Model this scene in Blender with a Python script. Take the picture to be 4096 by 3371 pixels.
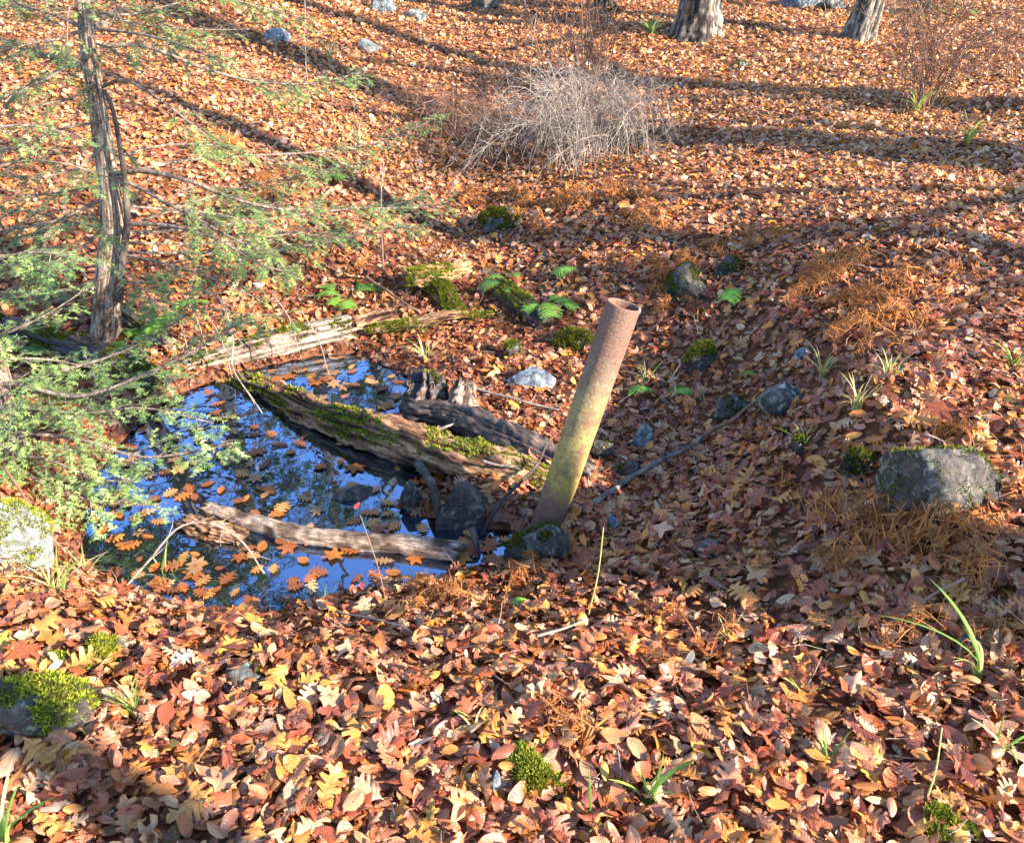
import bpy, bmesh, math
import numpy as np
from mathutils import Vector, Matrix

sc = bpy.context.scene
for o in list(bpy.data.objects):
    bpy.data.objects.remove(o)
COL = sc.collection
rng = np.random.default_rng(11)

# ------------------------------------------------------------------ camera, sky, sun, exposure
CAM = np.array([0.0, 0.0, 1.65]); PITCH = math.radians(31.0); FPX = 852.0
cam = bpy.data.objects.new('camera', bpy.data.cameras.new('camera'))
COL.objects.link(cam)
cam.location = CAM
cam.rotation_euler = (math.radians(90) - PITCH, 0, 0)
cam.data.sensor_width = 36.0
cam.data.lens = 36.0 * FPX / 1024.0
cam.data.clip_start = 0.05
cam.data.clip_end = 1000
sc.camera = cam

SUN_EL = math.radians(25.5)
SUN_AZ = np.array([0.87, -0.49]); SUN_AZ /= np.linalg.norm(SUN_AZ)
SUN = np.array([SUN_AZ[0] * math.cos(SUN_EL), SUN_AZ[1] * math.cos(SUN_EL), math.sin(SUN_EL)])
world = bpy.data.worlds.new('World'); sc.world = world
world.use_nodes = True
wn = world.node_tree.nodes; wl = world.node_tree.links
sky = wn.new('ShaderNodeTexSky'); sky.sky_type = 'NISHITA'; sky.sun_disc = False
sky.sun_elevation = SUN_EL; sky.sun_rotation = math.atan2(SUN[0], SUN[1])
sky.air_density = 1.0; sky.dust_density = 0.0; sky.ozone_density = 3.0
wn['Background'].inputs['Strength'].default_value = 0.15
wl.new(sky.outputs[0], wn['Background'].inputs['Color'])
sun = bpy.data.objects.new('sun', bpy.data.lights.new('sun', 'SUN'))
COL.objects.link(sun)
sun.data.energy = 5.0; sun.data.angle = math.radians(0.5); sun.data.color = (1.0, 0.91, 0.78)
sun.rotation_euler = Vector(-SUN).to_track_quat('-Z', 'Y').to_euler()
sun.location = (8, -4, 8)
sc.view_settings.view_transform = 'Standard'; sc.view_settings.look = 'None'
sc.view_settings.exposure = 2.25; sc.view_settings.gamma = 1.0
sc.view_settings.use_curve_mapping = False
sc.render.engine = 'CYCLES'
sc.cycles.max_bounces = 6; sc.cycles.transparent_max_bounces = 8

# ------------------------------------------------------------------ helpers: noise, rays
def _hash(ix, iy, iz, seed):
    h = (ix.astype(np.int64) * 374761393 + iy.astype(np.int64) * 668265263 + iz.astype(np.int64) * 2147483647 + seed * 1274126177) & 0xffffffff
    h = ((h ^ (h >> 13)) * 1274126177) & 0xffffffff
    h = h ^ (h >> 16)
    return (h & 0xffff) / 65535.0
def vn(P, f, seed=0):
    """smooth value noise in -1..1 at points P (n,3) with frequency f (scalar or 3 values)"""
    Q = np.asarray(P, float) * f
    I = np.floor(Q); F = Q - I; F = F * F * (3 - 2 * F)
    I = I.astype(np.int64)
    r = 0
    for dx in (0, 1):
        wx = F[:, 0] if dx else 1 - F[:, 0]
        for dy in (0, 1):
            wy = F[:, 1] if dy else 1 - F[:, 1]
            for dz in (0, 1):
                wz = F[:, 2] if dz else 1 - F[:, 2]
                r = r + wx * wy * wz * _hash(I[:, 0] + dx, I[:, 1] + dy, I[:, 2] + dz, seed)
    return r * 2 - 1
def fbm(P, f, seed=0, n=3):
    r = 0; a = 1.0
    for k in range(n):
        r = r + a * vn(P, np.asarray(f) * 2.0 ** k, seed + k); a *= 0.5
    return r
cp, sp = math.cos(PITCH), math.sin(PITCH)
def ray(px, py):
    x = (px - 512.0) / FPX; v = (421.0 - py) / FPX
    return np.array([x, cp + sp * v, -sp + cp * v])
def atz(px, py, z):
    d = ray(px, py); return CAM + d * (z - CAM[2]) / d[2]
def aty(px, py, y):
    d = ray(px, py); return CAM + d * (y / d[1])
def pxm(p):
    """metres per reference pixel at a point"""
    return (p[1] * cp - (p[2] - CAM[2]) * sp) / FPX

# ------------------------------------------------------------------ terrain height field
ZW = -0.40
POOL_PX = [(78, 560), (110, 588), (180, 603), (255, 620), (300, 605), (345, 592), (430, 584), (500, 575), (530, 545), (505, 528), (440, 520),
           (395, 505), (420, 490), (500, 480), (470, 440), (425, 415), (412, 380), (360, 352), (300, 358), (240, 372), (170, 395), (118, 440), (85, 500)]
POOL = np.array([atz(x, y, ZW)[:2] for x, y in POOL_PX])
def pool_sd(x, y):
    """signed distance to the pool outline, negative inside"""
    d = np.full(x.shape, 1e9); ins = np.zeros(x.shape, bool)
    n = len(POOL)
    for i in range(n):
        a = POOL[i]; b = POOL[(i + 1) % n]
        e = b - a; t = np.clip(((x - a[0]) * e[0] + (y - a[1]) * e[1]) / (e @ e), 0, 1)
        d = np.minimum(d, np.hypot(x - a[0] - t * e[0], y - a[1] - t * e[1]))
        c = ((a[1] > y) != (b[1] > y)) & (x < (b[0] - a[0]) * (y - a[1]) / (b[1] - a[1] + 1e-12) + a[0])
        ins ^= c
    return np.where(ins, -d, d)
CTRL = [(0, 842, 0), (250, 842, 0), (512, 842, 0), (768, 842, 0), (1024, 842, 0), (0, 740, .03), (250, 740, -.02), (512, 740, -.02), (768, 740, 0), (1024, 740, .03),
        (60, 640, .02), (180, 650, -.06), (300, 660, -.1), (420, 660, -.1), (540, 650, -.12), (660, 640, -.11), (800, 640, -.06), (930, 640, .02), (1024, 640, .06),
        (20, 590, -.02), (430, 330, -.34), (520, 330, -.33), (600, 330, -.3), (470, 290, -.28), (560, 280, -.22), (640, 290, -.16), (560, 230, -.1), (450, 230, -.25), (440, 180, -.16), (600, 180, .04),
        (700, 220, .03), (700, 300, -.15), (760, 330, -.1), (720, 380, -.27), (640, 400, -.32), (600, 460, -.36), (700, 470, -.3), (640, 540, -.36), (760, 540, -.22), (700, 590, -.2), (580, 590, -.32),
        (850, 560, .0), (780, 430, -.16), (836, 395, .10), (792, 390, -.09), (840, 420, .09), (860, 330, .14), (960, 420, .16), (960, 330, .18), (850, 240, .15), (1000, 240, .2), (920, 500, .08), (1024, 560, .12),
        (300, 300, -.3), (200, 320, -.32), (100, 340, -.34), (20, 330, -.25), (350, 260, -.2), (250, 220, -.04), (120, 230, -.03), (0, 220, .08), (350, 170, .05), (200, 150, .22), (50, 150, .3),
        (300, 80, .36), (100, 80, .5), (0, 60, .62), (300, 0, .72), (100, 0, .86), (500, 100, .05), (700, 110, .15), (900, 120, .2), (500, 20, .45), (700, 20, .5), (900, 20, .5), (1024, 60, .42),
        (0, 420, -.25), (40, 460, -.33), (0, 520, -.2)]
def trend(x, y):
    return 0.07 * np.logaddexp(0, (y - 5.5) * 1.5) / 1.5 + 0.06 * np.logaddexp(0, (-x - 2.5) * 1.5) / 1.5
CP = np.array([atz(*c) for c in CTRL])
for q in POOL[::2]:
    CP = np.vstack([CP, [q[0], q[1], ZW]])
def _k(r2): return np.sqrt(r2 + 0.09)
_A = _k(((CP[:, None, :2] - CP[None, :, :2]) ** 2).sum(-1)) - 0.02 * np.eye(len(CP))
_res = CP[:, 2] - trend(CP[:, 0], CP[:, 1])
_mean = -0.02
_W = np.linalg.solve(_A, _res - _mean)
def H(x, y):
    x = np.atleast_1d(np.asarray(x, float)); y = np.atleast_1d(np.asarray(y, float))
    shp = x.shape; x = x.ravel(); y = y.ravel()
    out = np.empty(x.size)
    for s in range(0, x.size, 40000):
        xs = x[s:s + 40000]; ys = y[s:s + 40000]
        r2 = (xs[:, None] - CP[None, :, 0]) ** 2 + (ys[:, None] - CP[None, :, 1]) ** 2
        r = _k(r2) @ _W + _mean
        ex = np.maximum(np.abs(xs) - 6.5, 0); ey = np.maximum(np.maximum(0.8 - ys, ys - 11.0), 0)
        w = np.exp(-(np.hypot(ex, ey) / 1.6) ** 2)
        P = np.stack([xs, ys, np.zeros_like(xs)], 1)
        z = trend(xs, ys) + r * w + (0.026 + .03 * np.exp(-((xs - .6) ** 2 + (ys - 3.4) ** 2) / 2.5)) * fbm(P, 1.9, 3, 3) + 0.012 * vn(P, 7, 9)
        far = np.clip((np.hypot(xs, ys) - 12) / 30, 0, 1)
        z = z + far * 1.2 * fbm(P, 0.05, 21, 2)
        sd = pool_sd(xs, ys)
        edge = ZW + 0.015 + np.clip(sd, 0, .3) * 0.12
        z = np.where(sd > 0, np.maximum(z, edge), np.minimum(z, ZW - 0.01 - np.clip(-sd * 0.45, 0, 0.22)))
        out[s:s + 40000] = z
    return out.reshape(shp)
def h1(x, y): return float(H(x, y)[0])
def G(px, py):
    """where the sight line of a reference pixel meets the ground"""
    d = ray(px, py); t = np.linspace(1.2, 16, 1500)
    P = CAM + d * t[:, None]
    below = np.nonzero(P[:, 2] < H(P[:, 0], P[:, 1]))[0]
    return P[below[0]] if len(below) else P[-1]

# ------------------------------------------------------------------ mesh building
class MB:
    def __init__(s): s.v = []; s.f = []; s.n = 0; s.c = []; s.l = None
    def add(s, V, F, col=None):
        V = np.asarray(V, float); F = np.asarray(F, np.int64)
        s.v.append(V); s.f.append(F + s.n); s.n += len(V)
        if col is not None: s.c.append(np.broadcast_to(np.asarray(col, float), (len(V), 3)))
        return s
    def arrays(s):
        return np.concatenate(s.v), np.concatenate([tris(f) for f in s.f])
def tris(F):
    F = np.asarray(F)
    if F.shape[1] == 4: return np.concatenate([F[:, [0, 1, 2]], F[:, [0, 2, 3]]])
    return F
def make_mesh(name, V, T, mat, col=None, luv=None, smooth=True):
    me = bpy.data.meshes.new(name)
    me.vertices.add(len(V)); me.vertices.foreach_set('co', np.asarray(V, np.float32).ravel())
    me.loops.add(T.size); me.loops.foreach_set('vertex_index', T.ravel().astype(np.int32))
    me.polygons.add(len(T)); me.polygons.foreach_set('loop_start', np.arange(0, T.size, 3, dtype=np.int32))
    if not smooth: me.polygons.foreach_set('use_smooth', np.zeros(len(T), bool))
    else: me.polygons.foreach_set('use_smooth', np.ones(len(T), bool))
    if col is not None:
        a = me.attributes.new('Col', 'FLOAT_COLOR', 'POINT')
        a.data.foreach_set('color', np.concatenate([col, np.ones((len(col), 1))], 1).astype(np.float32).ravel())
    if luv is not None:
        a = me.attributes.new('luv', 'FLOAT_VECTOR', 'POINT')
        a.data.foreach_set('vector', luv.astype(np.float32).ravel())
    me.update(calc_edges=True)
    if mat: me.materials.append(mat)
    return me
def link(name, me, parent=None, loc=None):
    o = bpy.data.objects.new(name, me); COL.objects.link(o)
    if parent is not None: o.parent = parent
    if loc is not None: o.location = loc
    return o
LABELS = set()
def tag(o, label=None, cat=None, group=None, kind=None):
    if label: o['label'] = label
    if cat: o['category'] = cat
    if group: o['group'] = group
    if kind: o['kind'] = kind
    return o
def thing(name, label, cat, loc, group=None):
    o = bpy.data.objects.new(name, None); COL.objects.link(o); o.location = loc
    o.empty_display_size = 0.1
    return tag(o, label, cat, group)
def origin(o):
    p = np.zeros(3)
    while o is not None: p = p + np.array(o.location); o = o.parent
    return p
def part(name, mb, mat, parent, smooth=True, col=None, luv=None):
    V, T = mb.arrays() if isinstance(mb, MB) else mb
    if isinstance(mb, MB) and mb.c: col = np.concatenate(mb.c)
    if isinstance(mb, MB) and mb.l is not None: luv = mb.l
    return link(name, make_mesh(name, V - origin(parent), T, mat, col, luv, smooth=smooth), parent)
def solo(name, mb, mat, loc, label, cat, group=None, smooth=True):
    V, T = mb.arrays() if isinstance(mb, MB) else mb
    col = np.concatenate(mb.c) if isinstance(mb, MB) and mb.c else None
    o = link(name, make_mesh(name, V - np.asarray(loc), T, mat, col, smooth=smooth), None, loc)
    return tag(o, label, cat, group)
def frames(P):
    P = np.asarray(P, float)
    T = np.gradient(P, axis=0); T /= np.linalg.norm(T, axis=1)[:, None] + 1e-12
    ref = np.array([0, 0, 1.0]) if abs(T[0, 2]) < 0.9 else np.array([0, 1.0, 0])
    A = np.empty_like(P); B = np.empty_like(P)
    a = np.cross(T[0], ref); a /= np.linalg.norm(a)
    for i in range(len(P)):
        a = a - T[i] * (a @ T[i]); a /= np.linalg.norm(a) + 1e-12
        A[i] = a; B[i] = np.cross(T[i], a)
    return T, A, B
def spline(P, n):
    """Catmull-Rom through the points, n samples evenly spread"""
    P = np.asarray(P, float)
    if len(P) == 2: return P[0] + (P[1] - P[0]) * np.linspace(0, 1, n)[:, None]
    Q = np.vstack([2 * P[0] - P[1], P, 2 * P[-1] - P[-2]])
    u = np.linspace(0, len(P) - 1 - 1e-6, n); i = u.astype(int); t = (u - i)[:, None]
    a, b, c, d = Q[i], Q[i + 1], Q[i + 2], Q[i + 3]
    return 0.5 * ((2 * b) + (c - a) * t + (2 * a - 5 * b + 4 * c - d) * t * t + (3 * b - a - 3 * c + d) * t ** 3)
def tube(mb, P, R, sides=6, cap=True, disp=None):
    P = np.asarray(P, float); n = len(P)
    R = np.broadcast_to(np.asarray(R, float), (n,)) if np.ndim(R) else np.full(n, R)
    T, A, B = frames(P)
    th = np.linspace(0, 2 * math.pi, sides, endpoint=False)
    V = P[:, None] + R[:, None, None] * (A[:, None] * np.cos(th)[None, :, None] + B[:, None] * np.sin(th)[None, :, None])
    if disp is not None:
        N = (V - P[:, None]); N /= np.linalg.norm(N, axis=2)[..., None] + 1e-12
        V = V + N * disp(V.reshape(-1, 3), np.repeat(np.arange(n) / (n - 1), sides), np.tile(th, n)).reshape(n, sides)[..., None]
    i = np.arange(n - 1)[:, None] * sides; j = np.arange(sides)[None, :]; k = (j + 1) % sides
    F = np.stack([i + j, i + k, i + sides + k, i + sides + j], -1).reshape(-1, 4)
    T3 = [tris(F)]
    V = V.reshape(-1, 3)
    if cap:
        V = np.vstack([V, P[0], P[-1]])
        a = np.arange(sides); b = (a + 1) % sides
        T3.append(np.stack([np.full(sides, n * sides), b, a], 1))
        T3.append(np.stack([np.full(sides, n * sides + 1), (n - 1) * sides + a, (n - 1) * sides + b], 1))
    mb.add(V, np.concatenate(T3)); return mb
def prisms(mb, P0, P1, r0, r1):
    """many thin three-sided twigs at once"""
    P0 = np.asarray(P0); P1 = np.asarray(P1); n = len(P0)
    D = P1 - P0; D = D / (np.linalg.norm(D, axis=1)[:, None] + 1e-12)
    X = np.cross(D, [0.31, 0.52, 0.79]); X /= np.linalg.norm(X, axis=1)[:, None] + 1e-12
    Y = np.cross(D, X)
    V = np.empty((n, 6, 3))
    for k in range(3):
        a = 2 * math.pi * k / 3; o = X * math.cos(a) + Y * math.sin(a)
        V[:, k] = P0 + o * np.reshape(r0, (-1, 1)); V[:, 3 + k] = P1 + o * np.reshape(r1, (-1, 1))
    f = np.array([[0, 1, 4], [0, 4, 3], [1, 2, 5], [1, 5, 4], [2, 0, 3], [2, 3, 5]])
    F = (np.arange(n)[:, None, None] * 6 + f[None]).reshape(-1, 3)
    mb.add(V.reshape(-1, 3), F)
def unit(v): v = np.asarray(v, float); return v / (np.linalg.norm(v) + 1e-12)

# ------------------------------------------------------------------ materials
def newmat(name):
    m = bpy.data.materials.new(name); m.use_nodes = True
    nt = m.node_tree; nt.nodes.clear()
    out = nt.nodes.new('ShaderNodeOutputMaterial')
    b = nt.nodes.new('ShaderNodeBsdfPrincipled'); nt.links.new(b.outputs[0], out.inputs[0])
    return m, nt, b, out
def nd(nt, t, **kw):
    n = nt.nodes.new('ShaderNode' + t)
    for k, v in kw.items():
        if k in n.inputs.keys() if hasattr(n.inputs, 'keys') else False: n.inputs[k].default_value = v
        else: setattr(n, k, v)
    return n
def noise_fac(nt, scale, detail=5, rough=0.6, stretch=(1, 1, 1), coord='Object', dist=0.0):
    tc = nt.nodes.new('ShaderNodeTexCoord'); mp = nt.nodes.new('ShaderNodeMapping')
    mp.inputs['Scale'].default_value = stretch
    nz = nt.nodes.new('ShaderNodeTexNoise'); nz.inputs['Scale'].default_value = scale
    nz.inputs['Detail'].default_value = detail; nz.inputs['Roughness'].default_value = rough; nz.inputs['Distortion'].default_value = dist
    nt.links.new(tc.outputs[coord], mp.inputs[0]); nt.links.new(mp.outputs[0], nz.inputs['Vector'])
    return nz
def ramp(nt, src, stops):
    r = nt.nodes.new('ShaderNodeValToRGB'); e = r.color_ramp.elements
    while len(e) < len(stops): e.new(0.5)
    for el, (p, c) in zip(e, stops): el.position = p; el.color = (*c, 1) if len(c) == 3 else c
    nt.links.new(src, r.inputs[0]); return r
def mixc(nt, fac, a, b):
    m = nt.nodes.new('ShaderNodeMix'); m.data_type = 'RGBA'
    for v, i in ((fac, 0), (a, 6), (b, 7)):
        if hasattr(v, 'is_linked'): nt.links.new(v, m.inputs[i])
        else: m.inputs[i].default_value = (*v, 1) if isinstance(v, tuple) else v
    return m.outputs[2]
def bump(nt, b, src, strength, dist):
    n = nt.nodes.new('ShaderNodeBump'); n.inputs['Strength'].default_value = strength; n.inputs['Distance'].default_value = dist
    nt.links.new(src, n.inputs['Height']); nt.links.new(n.outputs[0], b.inputs['Normal'])
def pmat(name, stops, scale=6, rough=0.8, bs=0.5, bd=0.01, bscale=None, stretch=(1, 1, 1), detail=6, spec=0.3):
    m, nt, b, out = newmat(name)
    nz = noise_fac(nt, scale, detail, 0.62, stretch)
    r = ramp(nt, nz.outputs[0], stops); nt.links.new(r.outputs[0], b.inputs['Base Color'])
    b.inputs['Roughness'].default_value = rough; b.inputs['Specular IOR Level'].default_value = spec
    n2 = noise_fac(nt, bscale or scale * 3, 6, 0.65, stretch)
    bump(nt, b, n2.outputs[0], bs, bd)
    return m
def lichen(m, pale, scale=34, lo=.53, hi=.58):
    nt = m.node_tree; b = [n for n in nt.nodes if n.type == 'BSDF_PRINCIPLED'][0]
    src = b.inputs['Base Color'].links[0].from_socket
    a = noise_fac(nt, scale, 4, .7); c = noise_fac(nt, scale * .2, 3, .6)
    mm = nt.nodes.new('ShaderNodeMath'); mm.operation = 'MULTIPLY'
    nt.links.new(ramp(nt, a.outputs[0], [(lo, (0, 0, 0)), (hi, (1, 1, 1))]).outputs[0], mm.inputs[0])
    nt.links.new(ramp(nt, c.outputs[0], [(.42, (0, 0, 0)), (.55, (1, 1, 1))]).outputs[0], mm.inputs[1])
    nt.links.new(mixc(nt, mm.outputs[0], src, pale), b.inputs['Base Color'])
def colmat(name, rough=0.6, trans=0.25, var=0.25, veins=False, spec=0.35, inst=False):
    """colour from the mesh's own Col attribute, a little light passing through"""
    m, nt, b, out = newmat(name)
    at = nt.nodes.new('ShaderNodeAttribute'); at.attribute_name = 'Col'
    if inst: at.attribute_type = 'INSTANCER'
    nz = noise_fac(nt, 60, 3)
    mr = nt.nodes.new('ShaderNodeMapRange'); mr.inputs[1].default_value = .3; mr.inputs[2].default_value = .7
    mr.inputs[3].default_value = 1 - var; mr.inputs[4].default_value = 1 + var
    nt.links.new(nz.outputs[0], mr.inputs[0])
    mul = nt.nodes.new('ShaderNodeVectorMath'); mul.operation = 'SCALE'
    nt.links.new(at.outputs['Color'], mul.inputs[0]); nt.links.new(mr.outputs[0], mul.inputs['Scale'])
    colr = mul.outputs[0]
    if veins:
        sp_ = noise_fac(nt, 150, 3, .7)
        colr = mixc(nt, ramp(nt, sp_.outputs[0], [(.56, (0, 0, 0)), (.66, (.65, .65, .65))]).outputs[0], colr, (.10, .04, .02))
    if veins:
        lu = nt.nodes.new('ShaderNodeAttribute'); lu.attribute_name = 'luv'
        sx = nt.nodes.new('ShaderNodeSeparateXYZ'); nt.links.new(lu.outputs['Vector'], sx.inputs[0])
        def math_(op, a, b_=None, c=None):
            n = nt.nodes.new('ShaderNodeMath'); n.operation = op
            for i, v in enumerate((a, b_, c)):
                if v is None: continue
                if hasattr(v, 'is_linked'): nt.links.new(v, n.inputs[i])
                else: n.inputs[i].default_value = v
            return n.outputs[0]
        aw = math_('ABSOLUTE', sx.outputs[1])
        mid = math_('LESS_THAN', aw, 0.022)
        w = math_('SUBTRACT', sx.outputs[0], math_('MULTIPLY', aw, 0.7))
        fr = math_('FRACT', math_('MULTIPLY', w, sx.outputs[2]))
        side = math_('ABSOLUTE', math_('SUBTRACT', fr, 0.5))
        vein = math_('MAXIMUM', mid, math_('MULTIPLY', math_('LESS_THAN', side, 0.07), 0.7))
        colr = mixc(nt, math_('MULTIPLY', vein, 0.32), colr, (0.16, 0.07, 0.03))
        ht = math_('SUBTRACT', math_('MULTIPLY', side, 1.0), math_('MULTIPLY', mid, 0.5))
        bump(nt, b, ht, 0.35, 0.003)
    nt.links.new(colr, b.inputs['Base Color'])
    b.inputs['Roughness'].default_value = rough; b.inputs['Specular IOR Level'].default_value = spec
    tr = nt.nodes.new('ShaderNodeBsdfTranslucent'); nt.links.new(colr, tr.inputs[0])
    mx = nt.nodes.new('ShaderNodeMixShader'); mx.inputs[0].default_value = trans
    nt.links.new(b.outputs[0], mx.inputs[1]); nt.links.new(tr.outputs[0], mx.inputs[2]); nt.links.new(mx.outputs[0], out.inputs[0])
    return m
M = {}
M['leaf'] = colmat('dry_leaf', 0.42, 0.2, 0.22, veins=True, spec=0.5)
M['litter'] = colmat('dry_leaf_carpet', 0.42, 0.2, 0.22, veins=True, spec=0.5, inst=True)
M['needle'] = colmat('hemlock_needle', 0.45, 0.25, 0.2, spec=0.4)
M['fern'] = colmat('fern_blade', 0.55, 0.35, 0.15)
M['straw'] = colmat('dry_frond', 0.7, 0.3, 0.25)
M['moss'] = colmat('moss_blade', 0.8, 0.3, 0.3, spec=0.15)
def barkmat(name, rough=.9, spec=.2, bs=.8):
    """wood: colour of the mesh, with fibres running along the piece (luv = metres along, metres round)"""
    m = colmat(name, rough, 0.0, .35, spec=spec); nt = m.node_tree
    b = [n for n in nt.nodes if n.type == 'BSDF_PRINCIPLED'][0]
    src = b.inputs['Base Color'].links[0].from_socket
    at = nt.nodes.new('ShaderNodeAttribute'); at.attribute_name = 'luv'
    mp = nt.nodes.new('ShaderNodeMapping'); mp.inputs['Scale'].default_value = (16, 130, 1); nt.links.new(at.outputs['Vector'], mp.inputs[0])
    nz = nt.nodes.new('ShaderNodeTexNoise'); nz.inputs['Scale'].default_value = 1.0; nz.inputs['Detail'].default_value = 6; nz.inputs['Roughness'].default_value = .7; nz.inputs['Distortion'].default_value = .6
    nt.links.new(mp.outputs[0], nz.inputs['Vector'])
    r = ramp(nt, nz.outputs[0], [(.34, (.16, .13, .11)), (.47, (.75, .72, .7)), (.62, (1.35, 1.32, 1.28))])
    mu = nt.nodes.new('ShaderNodeMix'); mu.data_type = 'RGBA'; mu.blend_type = 'MULTIPLY'; mu.inputs[0].default_value = 1.0
    nt.links.new(src, mu.inputs[6]); nt.links.new(r.outputs[0], mu.inputs[7]); nt.links.new(mu.outputs[2], b.inputs['Base Color'])
    bump(nt, b, nz.outputs[0], bs, .012); return m
M['barkcol'] = barkmat('bark_surface'); M['wetcol'] = barkmat('wet_wood_surface', .45, .5)
M['soil'] = pmat('leaf_mould', [(.3, (.05, .018, .009)), (.5, (.15, .05, .02)), (.7, (.28, .10, .04))], 22, 0.95, 0.9, 0.02, 60)
M['rock'] = pmat('grey_granite', [(.3, (.02, .02, .02)), (.46, (.07, .068, .062)), (.56, (.14, .135, .12)), (.66, (.26, .255, .22)), (.75, (.4, .4, .34))], 16, .9, 1.0, .02, 40)
M['dark_rock'] = pmat('wet_dark_stone', [(.3, (.012, .009, .008)), (.5, (.045, .033, .027)), (.62, (.10, .075, .055)), (.75, (.2, .17, .13))], 18, .6, 1.0, .02, 40, spec=.4)
M['pale_rock'] = pmat('pale_lichen_stone', [(.3, (.05, .05, .045)), (.42, (.17, .17, .155)), (.55, (.27, .27, .25)), (.7, (.36, .36, .33))], 18, .9, 1.0, .02, 40)
M['blue_rock'] = pmat('blue_grey_stone', [(.3, (.03, .033, .04)), (.45, (.10, .115, .135)), (.6, (.2, .22, .25)), (.75, (.38, .39, .39))], 20, .9, 1.0, .02, 45)
lichen(M['rock'], (.40, .41, .35)); lichen(M['dark_rock'], (.17, .18, .13), 40); lichen(M['blue_rock'], (.42, .44, .42)); lichen(M['pale_rock'], (.12, .13, .06), 28)
M['bark'] = pmat('grey_bark', [(.25, (.035, .026, .02)), (.45, (.11, .085, .07)), (.6, (.22, .185, .155)), (.78, (.42, .39, .34))], 14, .9, 1.0, .02, 26, (1, 1, .35))
M['dark_bark'] = pmat('dark_bark', [(.25, (.014, .011, .01)), (.5, (.06, .045, .036)), (.75, (.17, .135, .105))], 14, .9, 1.0, .02, 30, (1, 1, .3))
M['hem_bark'] = pmat('hemlock_bark', [(.25, (.05, .034, .026)), (.45, (.14, .095, .07)), (.6, (.27, .2, .15)), (.78, (.44, .37, .3))], 40, .9, 1.0, .012, 70, (1, 1, .3))
M['twig'] = pmat('pale_twig', [(.3, (.12, .085, .065)), (.55, (.26, .2, .16)), (.8, (.46, .39, .33))], 30, .8, .4, .003, 90)
M['redtwig'] = pmat('brown_twig', [(.3, (.09, .045, .03)), (.6, (.24, .12, .07)), (.8, (.4, .24, .15))], 30, .8, .4, .003, 90)
def wood_mat(name, stops, rough=.85):
    return pmat(name, stops, 9, rough, 1.0, .012, 16, (1, 1, 1))
M['grey_wood'] = wood_mat('weathered_grey_wood', [(.25, (.06, .042, .032)), (.45, (.2, .15, .12)), (.62, (.36, .29, .24)), (.8, (.5, .43, .37))])
M['rot_wood'] = wood_mat('rotting_brown_wood', [(.25, (.025, .013, .009)), (.45, (.1, .05, .03)), (.6, (.24, .125, .07)), (.8, (.44, .27, .16))])
M['wet_wood'] = wood_mat('wet_dark_wood', [(.25, (.01, .008, .009)), (.5, (.045, .03, .027)), (.75, (.13, .09, .075))], .5)
M['orange_wood'] = wood_mat('orange_rotten_wood', [(.25, (.12, .045, .015)), (.5, (.4, .19, .07)), (.75, (.62, .37, .17))])

# ------------------------------------------------------------------ ground sheet and pool
def lines(a, b, step, far, grow=1.22):
    c = list(np.arange(a, b + 1e-6, step)); s = step; lo = [a]; hi = [c[-1]]
    while hi[-1] < far: s *= grow; hi.append(hi[-1] + s); lo.append(lo[-1] - s)
    return np.array(lo[:0:-1] + c + hi[1:])
gx = lines(-7.0, 7.0, 0.055, 220); gy = lines(0.5, 12.0, 0.055, 220)
X, Y = np.meshgrid(gx, gy); ZZ = H(X, Y)
V = np.stack([X.ravel(), Y.ravel(), ZZ.ravel()], 1)
nx, ny = len(gx), len(gy)
i = (np.arange(ny - 1)[:, None] * nx + np.arange(nx - 1)[None]).ravel()
F = np.stack([i, i + 1, i + nx + 1, i + nx], 1)
ground = link('ground', make_mesh('ground', V, tris(F), M['soil']))
tag(ground, kind='structure')

def water_mat():
    m, nt, b, out = newmat('pool_water')
    b.inputs['Base Color'].default_value = (.012, .008, .006, 1); b.inputs['Roughness'].default_value = .3
    tr = nt.nodes.new('ShaderNodeBsdfTransparent'); tr.inputs[0].default_value = (.62, .45, .3, 1)
    body = nt.nodes.new('ShaderNodeMixShader'); body.inputs[0].default_value = .35
    nt.links.new(tr.outputs[0], body.inputs[1]); nt.links.new(b.outputs[0], body.inputs[2])
    gl = nt.nodes.new('ShaderNodeBsdfGlossy'); gl.inputs['Roughness'].default_value = .015; gl.inputs[0].default_value = (.42, .58, .9, 1)  # blue of the mirrored sky is strengthened by the gloss tint
    nz = noise_fac(nt, 9, 2)
    bp = nt.nodes.new('ShaderNodeBump'); bp.inputs['Strength'].default_value = .05; bp.inputs['Distance'].default_value = .02
    nt.links.new(nz.outputs[0], bp.inputs['Height']); nt.links.new(bp.outputs[0], gl.inputs['Normal'])
    fr = nt.nodes.new('ShaderNodeFresnel'); fr.inputs[0].default_value = 1.6
    mr = nt.nodes.new('ShaderNodeMapRange'); mr.inputs[1].default_value = 0; mr.inputs[2].default_value = .5; mr.inputs[3].default_value = .36; mr.inputs[4].default_value = 1
    nt.links.new(fr.outputs[0], mr.inputs[0])
    mx = nt.nodes.new('ShaderNodeMixShader'); nt.links.new(mr.outputs[0], mx.inputs[0])
    nt.links.new(body.outputs[0], mx.inputs[1]); nt.links.new(gl.outputs[0], mx.inputs[2]); nt.links.new(mx.outputs[0], out.inputs[0])
    return m
cen = POOL.mean(0)
wx = np.arange(POOL[:, 0].min() - .2, POOL[:, 0].max() + .2, .05); wy = np.arange(POOL[:, 1].min() - .2, POOL[:, 1].max() + .2, .05)
X, Y = np.meshgrid(wx, wy); keep = pool_sd(X.ravel(), Y.ravel()) < .07
idx = np.full(X.size, -1); idx[keep] = np.arange(keep.sum())
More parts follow.
